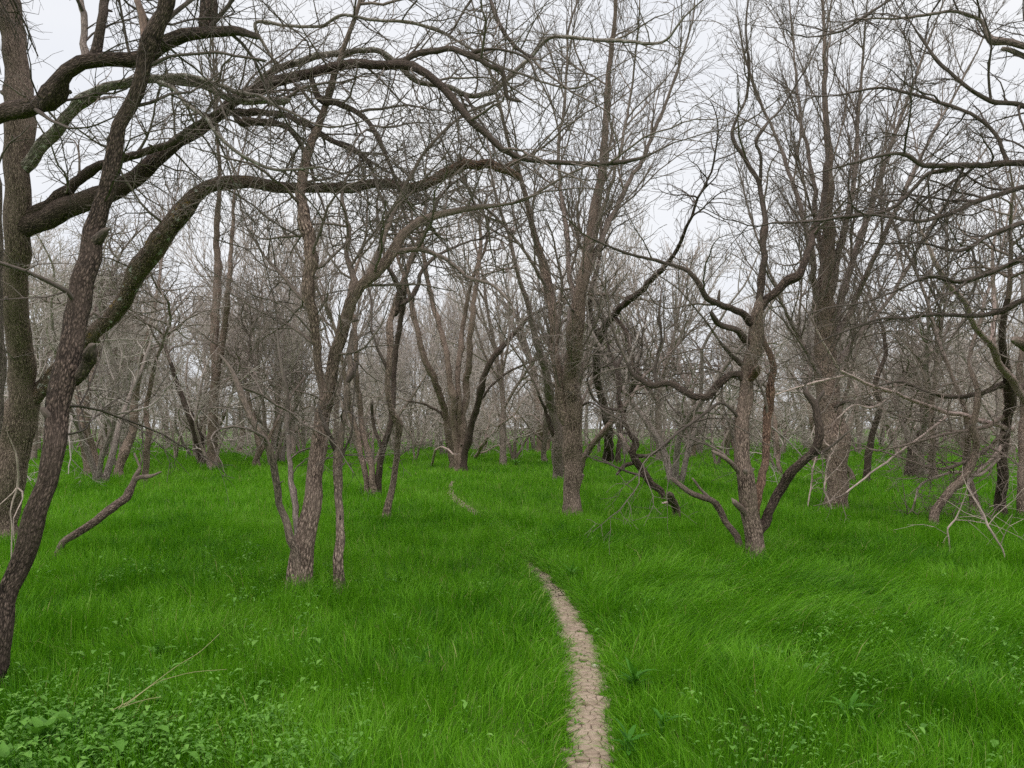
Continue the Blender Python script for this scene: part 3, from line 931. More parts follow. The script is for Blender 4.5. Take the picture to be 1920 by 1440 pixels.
build_thing('pale_limb_tree', 'bleached pale leaning tree rising left from the right edge of the picture', 'tree', 'pale', 'crooked', [
    (T_, 'tip', None, 10.8, '2000,965,22 1975,880,20 1950,800,17 1907,727,14 1877,687,13 1860,650,12 1827,610,11 1810,567,10 1780,537,9 1757,500,8 1745,470,6 1720,420,4', .9, None),
    (Lb, 'tip', 11.2, 11.5, '1863,655,9 1864,600,8 1863,547,7 1860,497,6 1868,430,4', 1.2, None),
], 115, GROUP, .003, crown_mat='grey')

build_thing('tangle_tree', 'dark tree at far right with a tangle of dead twigs hanging to the grass', 'tree', 'dark', 'crooked', [
    (T_, 'tip', None, 11.6, '1877,946,20 1878,915,19 1879,881,18 1884,814,17 1890,760,17 1886,700,15 1880,640,13 1890,560,10', .6, None),
    (Lb, 'tip', 12.2, 10.4, '1900,806,9 1893,803,9 1847,790,9 1780,773,8 1730,757,7 1677,737,6 1630,720,6 1590,703,5 1570,687,4 1547,647,3 1530,615,2.5', .7, 'pale'),
    (Lb, 'tip', 10.6, 10.3, '1590,704,4 1550,712,4 1493,728,3 1440,745,2.5', 1.0, 'pale'),
    (Lb, 'tip', 11, 10.6, '1677,739,4 1655,755,4 1630,765,4 1600,760,3 1570,785,2.5', 1.4, 'pale'),
    (Lb, 'tip', 11.4, 10.2, '1777,780,4 1730,815,4 1680,853,4 1630,890,3.5 1587,923,3', .2, 'pale'),
    (Lb, 'tip', 12.2, 11.6, '1890,720,10 1850,735,9 1800,745,8 1740,735,6 1690,715,5 1640,725,3', 2.2, None),
    (Lb, 'tip', 12.2, 11.4, '1884,810,8 1840,850,7 1800,870,6 1760,880,5 1720,870,4', 2.4, 'dead'),
    (Lb, 'tip', 12.1, 11.2, '1884,830,7 1850,870,6 1815,905,5 1835,950,4.5 1845,985,4 1853,1010,3', 1.6, 'pale'),
    (Lb, 'tip', 12.1, 11.6, '1882,850,6 1840,890,5 1790,885,5 1730,905,4 1715,940,3', 2.4, 'pale'),
    (Lb, 'tip', 12.1, 12.6, '1888,760,9 1920,720,8 1960,690,6', 1.8, None),
    (Lb, 'tip', 12.1, 11.0, '1882,780,7 1850,800,6 1780,812,5 1700,835,4 1640,845,3', 2.2, 'dead'),
], 116, GROUP, .0032, 1.5, crown_mat='dead', tip=.6)

# thinner trunks behind, each traced
BACK = [
    ('leaning dark trunk at right, its foot beside the hanging dead twigs', 'dark', [('1753,966,15 1783,918,15 1814,881,14 1832,838,13 1826,799,12 1835,740,10 1820,670,8 1845,590,6', 'brown')]),
    ('short brown trunk between the leaning dark trunk and the dark tree at far right', 'brown', [('1828,938,15 1820,900,14 1812,860,12 1815,800,10 1800,740,8 1770,670,6', None)]),
    ('thin brown trunk standing at the right edge of the picture', 'brown', [('1916,947,15 1915,900,14 1914,860,14 1918,780,12 1912,700,10 1925,600,7', None)]),
    ('dark crooked trunk right of the tall broom-shaped tree', 'dark', [('1626,894,13 1628,870,12 1630,854,12 1640,799,11 1649,762,10 1640,715,9 1660,660,7 1650,600,6', None)]),
    ('thin trunk leaning left out of the foot of the broom-shaped tree', 'brown', [('1597,893,10 1585,862,9 1576,830,9 1572,790,8 1590,720,6', None)]),
    ('pair of pinkish trunks at left behind the leaning dark tree', 'brown', [('166,880,14 162,855,14 158,833,14 155,800,13 148,755,12 140,700,10 150,620,8', None), ('184,883,14 177,858,14 171,833,13 162,800,12 165,740,10 185,660,7', None)]),
    ('brown trunk leaning right between the pinkish pair and the fallen log', 'brown', [('224,882,16 229,862,15 236,842,15 247,807,14 252,755,12 262,690,10 285,600,8 300,520,6', None)]),
    ('thin trunk rising behind the forked end of the fallen log', 'brown', [('273,892,12 275,865,11 277,844,11 281,811,10 275,760,9 290,690,7', None)]),
    ('dark trunk leaning left against the tall trunk at left', 'dark', [('380,864,16 377,845,15 374,828,14 363,796,13 354,773,11 335,730,9 320,680,7', None)]),
    ('tall straight trunk at left, beyond the fallen log', 'brown', [('401,867,21 399,845,19 399,800,18 401,744,17 402,682,16 404,600,15 408,520,13 406,440,11 412,350,8 408,260,6', None), ('404,690,12 420,620,11 428,540,9 436,450,7 440,360,5', None)]),
    ('low brown trunk splitting near its foot, left of the forked tree', 'brown', [('481,866,11 485,850,11 488,835,11 478,800,9 465,750,7', None), ('484,858,8 500,830,7 520,790,6', None)]),
    ('small brown trunk far back, right of the tall straight trunk at left', 'brown', [('450,842,12 452,828,11 455,805,10 450,760,8', None)]),
    ('wide dark trunk far back, left of the straight brown trunk', 'brown', [('1014,842,17 1014,825,16 1012,790,15 1006,740,13 1000,690,10', None), ('1024,845,12 1026,815,11 1030,780,9', None)]),
    ('grey trunk far back, between the straight brown trunk and the gnarled tree', 'brown', [('1298,850,12 1299,830,11 1298,800,10 1302,750,8', None)]),
    ('twin thin stems far back, left of the gnarled tree', 'brown', [('1365,838,7 1360,800,7 1352,760,6 1345,720,5', None), ('1376,840,8 1370,800,7 1372,750,6', None)]),
    ('thin brown stem behind the bent limb of the gnarled tree', 'brown', [('1461,880,8 1459,850,8 1455,820,7 1452,780,6', None)]),
    ('dark pair of stems far back, right of the crooked dark trunk', 'dark', [('1713,884,14 1716,860,13 1722,830,11 1730,790,9', None), ('1700,880,9 1704,850,8 1700,815,7', None)]),
    ('brown leaning stem beside the foot of the tall broom tree', 'brown', [('1527,862,9 1530,830,8 1520,790,7 1515,750,6', None)]),
    ('upright grey trunk far back, behind the hanging twigs at right', 'brown', [('1752,893,14 1750,870,13 1751,840,12 1745,800,10 1750,740,8', None)]),
]
for i, (lab, mt, stems) in enumerate(BACK):
    polys = []
    d0 = None
    for s, pm in stems:
        if d0 is None:
            d0 = ground_dist(parse(s)[0][1])
        polys.append((T_, 'tip', d0, d0 + random.Random(i).uniform(-.6, .6), s, .8, pm))
    build_thing('slender_tree', lab, 'tree', mt, 'crooked' if i % 3 else 'upright', polys, 200 + i, GROUP, (.003 + d0 * .00016), .5, 2 if d0 > 13 else 3, 'grey', 1.25)

# fallen and dead wood, each a thing of its own
build_thing('fallen_log', 'weathered dead limb with a forked end propped above the grass at left', 'log', 'dead', 'crooked', [
    ('log', 'stub', None, 10.0, '118,1018,12 144,1002,15 191,967,16 220,947,16 233,936,16 244,913,11 252,897,11 260,880,8', 0, None),
    (Lb, 'stub', 9.9, 9.8, '250,902,8 262,893,8 284,893,6 302,886,4', 0, None),
    (Lb, 'stub', 10, 10, '258,884,5 262,875,5 257,862,4 253,850,3', 0, None),
    (Lb, 'stub', 10, 10, '261,876,4 266,862,3 264,850,2.5', 0, None),
], 301, None, .003)
build_thing('fallen_limb', 'bent dead limb lying left of the foot of the gnarled tree', 'dead limb', 'dead', 'crooked', [
    ('log', 'stub', None, 9.8, '1383,1006,13 1374,995,13 1360,978,12 1350,958,12 1344,945,12 1332,936,11 1318,931,11 1300,926,10 1287,919,10 1272,906,9 1261,896,8', 0, None),
    (Lb, 'stub', 9.75, 9.8, '1334,937,6 1322,926,6 1313,917,5 1306,906,5 1300,897,4', 0, None),
], 302, None, .003)
build_thing('dead_stump', 'small splintered dark stump poking out of the grass between two dead limbs', 'stump', 'dead', 'crooked', [
    (T_, 'stub', None, 12.3, '1268,952,14 1264,943,14 1259,934,13 1254,926,11', 0, None),
    (Lb, 'stub', 12.2, 12.1, '1263,944,6 1253,943,5 1242,944,3', 0, 'pale'),
], 303, None, .003)
build_thing('leaning_snag', 'dark leaning snag with curled branches right of the straight brown trunk', 'dead tree', 'dark', 'crooked', [
    ('log', 'tip', None, 16.9, '1238,920,12 1226,909,13 1211,895,14 1203,880,14 1198,871,14 1190,858,13 1186,848,13 1193,835,13 1190,826,11 1180,812,9 1172,790,8 1166,765,9 1160,745,8 1165,720,7 1158,695,7', 1.1, None),
    (Lb, 'stub', 16.6, 16.5, '1200,877,11 1189,859,10 1178,840,9 1168,826,8 1160,815,6', .2, 'pale'),
    (Lb, 'stub', 16.5, 16.2, '1184,869,6 1178,870,6 1166,875,6 1158,888,5', 0, None),
    (Lb, 'tip', 16.5, 16.3, '1205,893,5 1190,888,5 1171,882,4', .3, None),
    (Lb, 'tip', 16.6, 16.2, '1195,854,6 1208,855,6 1222,851,6 1234,842,5 1246,835,5 1268,813,4 1300,790,4', 1.2, None),
    (Lb, 'tip', 16.8, 17.2, '1162,745,6 1158,715,6 1160,685,6 1168,662,5 1158,645,4', 1.5, None),
    (Lb, 'tip', 16.8, 16.4, '1165,770,6 1135,765,5 1112,745,5 1100,715,4 1110,700,3', 1.4, None),
], 304, None, .004, tip=.6)
build_thing('fallen_branch', 'bleached dead branch lying in the grass beyond the end of the path', 'dead branch', 'pale', 'crooked', [
    ('log', 'tip', None, 31, '893,855,6 903,838,6 913,823,6 925,812,5 938,795,4', 1.0, None),
    (Lb, 'tip', 31, 31, '912,825,4 912,812,4 916,798,3', .6, None),
    (Lb, 'tip', 31, 30.5, '896,850,3 910,846,3 925,838,2.5', .6, None),
], 305, None, .006, tip=.4, maxl=2)
build_thing('arched_branch', 'thin dead branch arching out of the grass left of the five-stemmed tree', 'dead branch', 'pale', 'crooked', [
    ('log', 'tip', None, 27, '811,866,4 816,848,4 826,839,4 838,842,3 848,850,3', .4, None),
], 306, None, .006, tip=.3, maxl=1)
build_thing('pale_twig', 'pale forked dead twig hanging beside the leaning dark trunk at left', 'dead twig', 'pale', 'crooked', [
    ('log', 'tip', 8.6, 8.4, '22,985,2.5 19,962,2.5 25,935,3.5 32,914,4 34,888,4 32,866,4 30,848,2.5', 0, None),
    (Lb, 'tip', 8.5, 8.4, '32,913,3 42,922,3 43,935,2.5 34,955,2 26,972,2', 0, None),
    (Lb, 'tip', 8.5, 8.5, '31,916,2.5 24,925,2.5 14,934,2', 0, None),
], 307, None, .002, tip=.3, maxl=1)
for k, (lab, s) in enumerate((
        ('pale bare twig standing out of the grass below the right-hand tangle', '1779,1012,2.5 1777,990,3 1790,975,3 1800,955,2.5'),
        ('long pale twig drooping into the grass at the far right', '1880,1030,3 1868,1010,3.5 1853,985,4 1845,965,4 1832,945,3'),
        ('pale twig drooping to the grass left of the broom tree foot', '1517,930,3 1521,905,3.5 1523,880,3.5 1530,858,3'),
        ('forked pale twig hanging at the left side of the broom tree foot', '1555,940,3 1545,918,3.5 1548,895,4 1552,870,4 1562,848,3'))):
    build_thing('drooping_twig', lab, 'dead twig', 'pale', 'crooked', [('log', 'tip', None, None, s, 2.0, None)], 320 + k, 'pale twigs touching the grass', .0025, maxl=2, tip=.4)

# ------------------------------------------------------------------ background trees, copies of a few kinds


def proto_upright(seed, H, stems=1):
    rng = random.Random(seed)
    tk, cw = Tubes(), Tubes()
    for s in range(stems):
        r0 = H * (.0135 if stems == 1 else .0095) * rng.uniform(.85, 1.15)
        lean = .06 if stems == 1 else .28
        a0 = s * 2 * pi / stems + rng.uniform(-.4, .4)
        d = unit((cos(a0) * lean * rng.uniform(.4, 1.2), sin(a0) * lean * rng.uniform(.4, 1.2), 1))
        p = (cos(a0) * r0 * .7 * (stems > 1), sin(a0) * r0 * .7 * (stems > 1), -.12)
        n = 11
        Lt = H * rng.uniform(.5, .62)
        pts, rad, dirs = [p], [r0 * 1.25], [d]
        for i in range(n):
            d = unit((d[0] + rng.gauss(0, .06), d[1] + rng.gauss(0, .06), d[2] + .06))
            p = tuple(p[q] + d[q] * Lt / n for q in range(3))
            pts.append(p)
            dirs.append(d)
            rad.append(r0 * (1 - .6 * (i + 1) / n))
        tk.add(pts, rad, 9)
        for q in range(rng.randint(7, 9) if stems == 1 else 5):
            i = rng.randint(4, n)
            dd = tilt(dirs[i], radians(rng.uniform(16, 42)), rng)
            grow(cw, pts[i], dd, (H * .95 - pts[i][2]) * rng.uniform(.6, .95), rad[i] * .62, 0, (3 if q < 6 else 2) - RM[2], 'upright', rng, RM[0], .18, RM[1])
        grow(cw, pts[-1], dirs[-1], H * .38, rad[-1], 0, 3 - RM[2], 'upright', rng, RM[0], .1, RM[1])
        for q in range(5):                            # low spent side twigs
            i = rng.randint(2, 7)
            grow(cw, pts[i], tilt(dirs[i], radians(rng.uniform(55, 95)), rng), rng.uniform(.6, 1.8), .014, 1, 3 - RM[2], 'crooked', rng, RM[0], .2, RM[1])
    return tk, cw


def proto_crooked(seed, H, stems):
    rng = random.Random(seed)
    tk, cw = Tubes(), Tubes()
    for s in range(stems):
        r0 = H * (.0145 if stems == 1 else .0105) * rng.uniform(.8, 1.2)
        a0 = s * 2 * pi / stems + rng.uniform(-.5, .5)
        lean = rng.uniform(.1, .5)
        d = unit((cos(a0) * lean, sin(a0) * lean, 1))
        p = (cos(a0) * r0 * .7 * (stems > 1), sin(a0) * r0 * .7 * (stems > 1), -.12)
        n = 12
        Lt = H * rng.uniform(.5, .75)
        pts, rad, dirs = [p], [r0 * 1.25], [d]
        for i in range(n):
            d = unit((d[0] + rng.gauss(0, .14), d[1] + rng.gauss(0, .14), d[2] + rng.gauss(.04, .08)))
            p = tuple(p[q] + d[q] * Lt / n for q in range(3))
            pts.append(p)
            dirs.append(d)
            rad.append(r0 * (1 - .62 * (i + 1) / n))
        tk.add(pts, rad, 8)
        for q in range(8 if stems == 1 else 5):
            i = rng.randint(3, n)
            dd = tilt(dirs[i], radians(rng.uniform(30, 75)), rng, .3)
            grow(cw, pts[i], dd, H * rng.uniform(.22, .42), rad[i] * .6, 0, 3 - RM[2], 'crooked', rng, RM[0], .15, RM[1] * .9)
        grow(cw, pts[-1], dirs[-1], H * .35, rad[-1], 0, 3 - RM[2], 'crooked', rng, RM[0], .1, RM[1] * .9)
    return tk, cw


def proto_brush(seed, H):
    rng = random.Random(seed)
    tk, cw = Tubes(), Tubes()
    for s in range(6):
        a0 = rng.uniform(0, 6.28)
        d = unit((cos(a0) * rng.uniform(.1, .8), sin(a0) * rng.uniform(.1, .8), 1))
        p = (cos(a0) * .12, sin(a0) * .12, -.1)
        pts, dirs, rad = grow(tk, p, d, H * rng.uniform(.6, 1), rng.uniform(.014, .03), 0, 0, 'brush', rng, .006)
        for q in range(9):
            i = rng.randint(1, len(pts) - 1)
            grow(cw, pts[i], tilt(dirs[i], radians(rng.uniform(30, 80)), rng, .3), H * rng.uniform(.25, .5), rad[i] * .6, 1, 3 - (RM[2] > 0), 'brush', rng, RM[0] * .9, .1, RM[1])
    return tk, cw


PROTO = {}
for lod, RM in ((0, (.0072, .54, 0)), (1, (.0128, .85, 1))):      # nearer and farther trees
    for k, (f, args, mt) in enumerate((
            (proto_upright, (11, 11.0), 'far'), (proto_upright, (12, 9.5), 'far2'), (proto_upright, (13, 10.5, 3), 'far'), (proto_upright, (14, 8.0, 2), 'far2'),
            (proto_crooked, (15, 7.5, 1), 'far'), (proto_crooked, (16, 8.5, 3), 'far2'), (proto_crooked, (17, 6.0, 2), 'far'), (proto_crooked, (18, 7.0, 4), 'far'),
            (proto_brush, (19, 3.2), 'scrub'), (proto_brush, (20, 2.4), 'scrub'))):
        tk, cw = f(*args)
        tm, cm = tk.mesh('trunk', seed=k), cw.mesh('crown', seed=k)
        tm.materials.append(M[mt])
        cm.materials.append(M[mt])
        PROTO[lod, k] = (tm, cm, f)

NAMES = {
    proto_upright: ('ascending_tree', 'tree'), proto_crooked: ('crooked_tree', 'tree'), proto_brush: ('bare_thicket', 'shrub')}
rng = random.Random(77)
spots = []
tries = 0
limit = 235
while len(spots) < limit and tries < 60000:
    tries += 1
    y = sqrt(rng.uniform(17.0 ** 2, 66.0 ** 2))
    x = rng.uniform(-.78, .78) * y
    pd = abs(x - float(np.interp(y, PATH[:, 1], PATH[:, 0])))
    brush = rng.random() < .17
    if y < 30 and pd < 2.2:
        continue
    if y < (18.5 if rng.random() < .4 and not brush else 21) and abs(x) < .62 * y:
        continue
    if brush and y < 38 and abs(x) < .62 * y:
        continue
    if y < 27 and (.27 < x / y < .52 or .02 < x / y < .17):        # open ground behind the two tall trees
        continue
    gap = (1.6 if brush else 2.4) * (1.3 if y < 33 else 1.0)
    if any((x - a) ** 2 + (y - b2) ** 2 < gap * gap for a, b2, _ in spots):
        continue
    spots.append((x, y, brush))
LANDMARKS = [(0, ''), (130, 'leaning trunk'), (400, 'tall left trunk'), (590, 'forked tree'), (705, 'three-stemmed tree'),
             (862, 'five-stemmed tree'), (1075, 'straight trunk'), (1210, 'leaning snag'), (1405, 'gnarled tree'), (1562, 'broom tree'),
             (1780, 'hanging twigs'), (1920, '')]
ORD = ['nearest', 'second-nearest', 'third-nearest', 'fourth-nearest', 'fifth-nearest', 'sixth-nearest', 'seventh-nearest', 'eighth-nearest', 'ninth-nearest', 'tenth-nearest']
KIND = ['tall single-stemmed tree', 'tall greyish single-stemmed tree', 'tall three-stemmed tree', 'upright two-stemmed tree', 'crooked single-stemmed tree', 'crooked greyish three-stemmed tree',
        'low crooked two-stemmed tree', 'crooked four-stemmed tree', 'brown leafless thicket', 'low brown leafless thicket']
tally = {}
for x, y, brush in sorted(spots, key=lambda q: q[1]):
    k = rng.choice((8, 9)) if brush else rng.choice((0, 1, 2, 3, 4, 4, 5, 5, 6, 6, 7, 7))
    tm, cm, f = PROTO[int(y > 33), k]
    nm, cat = NAMES[f]
    px = 960 + F_PX * x / y
    if px < 0 or px > 1920:
        where = 'beyond the %s edge of the picture' % ('left' if px < 0 else 'right')
    else:
        q = max(i for i in range(len(LANDMARKS) - 1) if LANDMARKS[i][0] <= px)
        a, b2 = LANDMARKS[q][1], LANDMARKS[q + 1][1]
        where = f'between {a} and {b2}' if a and b2 else (f'left of {b2}' if b2 else f'right of {a}')
    c0 = tally.get((where, k), 0)
    tally[where, k] = c0 + 1
    lab = f'{ORD[min(c0, 9)]} {KIND[k]} far back {where}'
    o = empty(nm, (x, y, float(gz(x, y))), lab, cat, 'background %ss of the wood' % cat)
    o.rotation_euler = (0, 0, rng.uniform(0, 6.28))
    s = rng.uniform(.8, 1.15)
    o.scale = (s, s, s * rng.uniform(.9, 1.1))
    link('trunk', tm, None, o)
    link('crown', cm, None, o)

# the wood beyond, one mass nobody could count
rng = random.Random(9)
far_t = Tubes()
STYLES['far'] = dict(ratio=(.6, .55, .5, .5), dens=(1.4, 2.0, 0, 0), ang=(20, 65), wander=(.1, .15, .2, .2), trop=(.04, .03, 0, 0), seg=(1.2, .9, .6, .4), taper=.3, flat=.1)
for q in range(310):
    y = sqrt(rng.uniform(64.0 ** 2, 125.0 ** 2))
    x = rng.uniform(-.85, .85) * y
    H = rng.uniform(5.5, 10.5)
    p = (x, y, -.1)
    d = unit((rng.gauss(0, .15), rng.gauss(0, .15), 1))
    pts, dirs, rad = grow(far_t, p, d, H * .6, H * .014, 0, 0, 'far', rng, .02)
    for w in range(8):
        i = rng.randint(1, len(pts) - 1)
        grow(far_t, pts[i], tilt(dirs[i], radians(rng.uniform(15, 70)), rng, .1), H * rng.uniform(.25, .5), rad[i] * .5, 0, 1, 'far', rng, .02, .1, 1.3)
for q in range(200):                               # low brush between the far trunks
    y = sqrt(rng.uniform(64.0 ** 2, 125.0 ** 2))
    x = rng.uniform(-.85, .85) * y
    for w in range(4):
        d = unit((rng.gauss(0, .6), rng.gauss(0, .6), 1))
        grow(far_t, (x, y, -.1), d, rng.uniform(1.4, 3.8), .026, 0, 1, 'far', rng, .018, .1, 1.5)
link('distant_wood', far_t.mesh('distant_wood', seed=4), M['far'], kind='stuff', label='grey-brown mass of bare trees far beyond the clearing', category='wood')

# ------------------------------------------------------------------ grass
R = np.random.RandomState(21)
F_h, F_t, F_t2, F_dx, F_dy, F_lie, F_s = Field(31, 1.6), Field(32, 2.6), Field(33, .7), Field(34, 1.3), Field(35, 1.3), Field(36, 3.2), Field(37, .35)
gv, gt, gq, gtint = [], [], [], []
goff = 0


def add_blades(x, y, h, w, dx, dy, bend, tint, segs):
    """dx, dy: unit lean direction; bend: sideways reach as a share of the height"""
    global goff
    n = len(x)
    ang = R.uniform(0, 2 * pi, n)
    sx, sy = np.cos(ang) * w, np.sin(ang) * w
    ts = np.linspace(0, 1, segs + 1)
    z0 = gz(x, y) - .01
    cols = []
    for i, tt in enumerate(ts):
        off = bend * h * tt ** 1.8
        up = h * (tt - .42 * np.minimum(bend, 1.6) * tt ** 2.4)
        cx, cy, cz = x + dx * off, y + dy * off, z0 + np.maximum(up, .01)
        if i < segs:
            ww = (1 - .55 * tt ** 1.5)
            cols.append(np.stack([cx - sx * ww, cy - sy * ww, cz], 1))
            cols.append(np.stack([cx + sx * ww, cy + sy * ww, cz], 1))
        else:
            cols.append(np.stack([cx, cy, cz], 1))
    k = len(cols)
    gv.append(np.stack(cols, 1).reshape(-1, 3))
    b = goff + np.arange(n)[:, None] * k
    for i in range(segs - 1):
        gq.append(b + np.array([[2 * i, 2 * i + 1, 2 * i + 3, 2 * i + 2]]))
    gt.append(b + np.array([[2 * segs - 2, 2 * segs - 1, 2 * segs]]))
    gtint.append(np.repeat(tint, k))
    goff += n * k


def sow(y0, y1, dens, segs, wbase, half=.78, hmul=1.0):
    """scatter blades at dens per square metre over the wedge the camera looks into"""
    area = half * (y1 ** 2 - y0 ** 2)
    n = int(area * dens)
    y = np.sqrt(R.uniform(y0 ** 2, y1 ** 2, n))
    x = R.uniform(-half, half, n) * y
    # clumping: drop blades where a fine field is low
    keep = F_s(x, y) + R.normal(0, .8, n) > -1.0
    dd, hw = path_dist(x, y)
    ad = np.abs(dd)
    inpath = (y < PATH[-1, 1]) & (ad < hw * (1.0 + .22 * F_t2(x * 2.5, y * 2.5)))
    far_fill = (y > 8.4) & (y < 20)
    keep &= ~(inpath & ~(far_fill & (R.rand(n) < .97 * np.clip((y - 7.9) / 2.0, .3, 1) - .5 * (np.abs(y - 14.2) < .22)))) | (inpath & (R.rand(n) < .02 + .1 * (F_t2(x * 3, y * 3) > .9)))
    x, y, dd, ad, hw, inpath = x[keep], y[keep], dd[keep], ad[keep], hw[keep], inpath[keep]
    n = len(x)
    h = (.205 + .04 * F_h(x, y) + .02 * F_t2(x, y)) * R.uniform(.6, 1.25, n) * hmul
    near = np.clip((ad - hw) / np.where(dd > 0, .22, .42), 0, 1)
    near = np.where(y < PATH[-1, 1], near, 1)
    h *= .42 + .58 * np.maximum(near, np.clip((y - 8.2) / 1.2, 0, .72))
    h = np.where(inpath, h * .6, h)
    h = np.maximum(h, .05)
    dx, dy = F_dx(x, y) + R.normal(0, .75, n), F_dy(x, y) - .25 + R.normal(0, .75, n)
    # a swath to the right of the path is laid over towards the right
    lie = np.clip(1.3 - np.hypot((x - 2.6) / 2.6, (y - 7.6) / 3.0), 0, 1) * np.clip(.75 + .55 * F_lie(x, y), 0, 1)
    lie2 = np.clip(.55 * (F_lie(x + 30, y) - .55), 0, 1)
    dx += lie * 1.4 + lie2 * .6
    dy += -lie * .8
    # along the path blades hang over it
    over = np.exp(-((ad - hw) / .10) ** 2) * (y < PATH[-1, 1])
    dx += -np.sign(dd) * over * 1.1
    l = np.hypot(dx, dy) + 1e-6
    dx, dy = dx / l, dy / l
    bend = np.abs(R.normal(.38, .26, n)) + lie * .62 + lie2 * .3
    w = wbase * R.uniform(.6, 1.35, n)
    tint = .43 + .10 * np.clip((y - 7) / 12, 0, 1) + .17 * F_t(x, y) + .09 * F_t2(x, y) + R.normal(0, .2, n)
    tint = np.clip(tint, 0, .9)
    dead = R.rand(n) < .018
    tint[dead] = R.uniform(.94, 1.0, dead.sum())
    h *= 1 + .25 * lie
    add_blades(x, y, h, w, dx, dy, bend, tint, segs)




def fringe(n, y0, y1, off, spread, hlo, hhi, lean):
    """short blades along both rims of the path, hanging in over the mud"""
    y = np.sqrt(R.uniform(y0 ** 2, y1 ** 2, n))
    side = np.where(R.rand(n) < .5, -1.0, 1.0)
    cx = np.interp(y, PATH[:, 1], PATH[:, 0])
    hw = np.interp(y, PATH[:, 1], PATH[:, 3])
    x = cx + side * (hw * (1.0 + .32 * F_t2(cx * 3 + side * 5, y * 3)) + off + np.abs(R.normal(0, spread, n)))
    h = R.uniform(hlo, hhi, n)
    dx, dy = -side * lean + R.normal(0, .7, n), R.normal(-.1, .7, n)
    l = np.hypot(dx, dy) + 1e-6
    t_ = np.clip(.45 + .12 * F_t(x, y) + R.normal(0, .2, n), 0, .9)
    t_[R.rand(n) < .05] = .97
    add_blades(x, y, h, .0026 * R.uniform(.6, 1.3, n), dx / l, dy / l, np.abs(R.normal(.8, .35, n)), t_, 3)


fringe(6500, 2.9, 9.2, -.002, .05, .05, .13, .9)
fringe(5000, 2.9, 9.2, .05, .09, .12, .24, .6)
fringe(3500, 9.0, 13.4, -.08, .08, .12, .26, .8)
sow(2.8, 5.0, 4000, 3, .0023)
sow(5.0, 8.0, 2500, 3, .0027)
sow(8.0, 13.0, 1350, 2, .0035)
sow(13.0, 22.0, 340, 2, .0058)
sow(22.0, 40.0, 105, 1, .0125, hmul=1.05)
sow(40.0, 85.0, 20, 1, .026, hmul=1.1)
GV = np.concatenate(gv)
me = raw_mesh('grass', GV, np.concatenate(gt), np.concatenate(gq), True, {'tint': np.concatenate(gtint)})
link('grass', me, M['grass'], kind='stuff', label='lush green spring grass covering the woodland floor', category='grass')
print('grass verts', len(GV))

# ------------------------------------------------------------------ small leafy weeds, a mass
lv, lq, lt = [], [], []
loff = 0


def add_leaves(P, D, Lf, Wf, tint, droop=.25):
    """folded leaves: base point P, unit direction D, length Lf, half width Wf -> 4 quads each"""
    global loff
    n = len(P)
    up = np.array([0, 0, 1.0])
    S = np.cross(D, up)
    S /= np.linalg.norm(S, axis=1, keepdims=True) + 1e-6
    Nn = np.cross(S, D)
    L_ = Lf[:, None]
    W_ = Wf[:, None]
    a = P
    m1 = P + D * L_ * .4 + Nn * L_ * .06
    m2 = P + D * L_ * .75 + Nn * L_ * (.02 - droop * .3)
    t1 = P + D * L_ - Nn * L_ * droop
    l1, r1 = m1 - S * W_ + Nn * W_ * .3, m1 + S * W_ + Nn * W_ * .3
    l2, r2 = m2 - S * W_ * .75 + Nn * W_ * .25, m2 + S * W_ * .75 + Nn * W_ * .25
    V_ = np.stack([a, l1, m1, r1, l2, m2, r2, t1], 1).reshape(-1, 3)
    b = loff + np.arange(n)[:, None] * 8
    Q_ = np.concatenate([b + np.array([[0, 2, 1, 1]])[:, :4] * 0 + np.array([[1, 2, 5, 4]]), b + np.array([[2, 3, 6, 5]])])
    T_2 = np.concatenate([b + np.array([[0, 2, 1]]), b + np.array([[0, 3, 2]]), b + np.array([[4, 5, 7]]), b + np.array([[5, 6, 7]])])
    loff += n * 8
    return V_, Q_, T_2, np.repeat(tint, 8)


def weeds(n, cx, cy, rx, ry, h, leaf, count, seed):
    r = np.random.RandomState(seed)
    px = cx + r.normal(0, rx, n)
    py = cy + r.normal(0, ry, n)
    dd, hw = path_dist(px, py)
    k = (np.abs(dd) > hw + .06) & (py > 2.3)
    px, py = px[k], py[k]
    n = len(px)
    hh = h * r.uniform(.4, 1.02, n)
    P, D, Lf, Wf, Tn = [], [], [], [], []
    for q in range(count):
        f = r.uniform(.35, 1.0, n)
        a = r.uniform(0, 2 * pi, n)
        rad = r.uniform(.005, .07, n)
        P.append(np.stack([px + np.cos(a) * rad, py + np.sin(a) * rad, gz(px, py) + hh * f], 1))
        a2 = a + r.normal(0, .5, n)
        el = r.uniform(-.25, .55, n)
        D.append(np.stack([np.cos(a2) * np.cos(el), np.sin(a2) * np.cos(el), np.sin(el)], 1))
        s = leaf * np.exp(r.normal(0, .45, n))
        Lf.append(s)
        Wf.append(s * r.uniform(.16, .3, n))
        Tn.append(np.clip(r.normal(.45, .28, n), 0, 1))
    out = add_leaves(np.concatenate(P), np.concatenate(D), np.concatenate(Lf), np.concatenate(Wf), np.concatenate(Tn))
    lv.append(out[0])
    lq.append(out[1])
    lt.append((out[2], out[3]))


def wpx(px, py):
    d = ground_dist(py, .1)
    return (px - 960) / F_PX * d, d


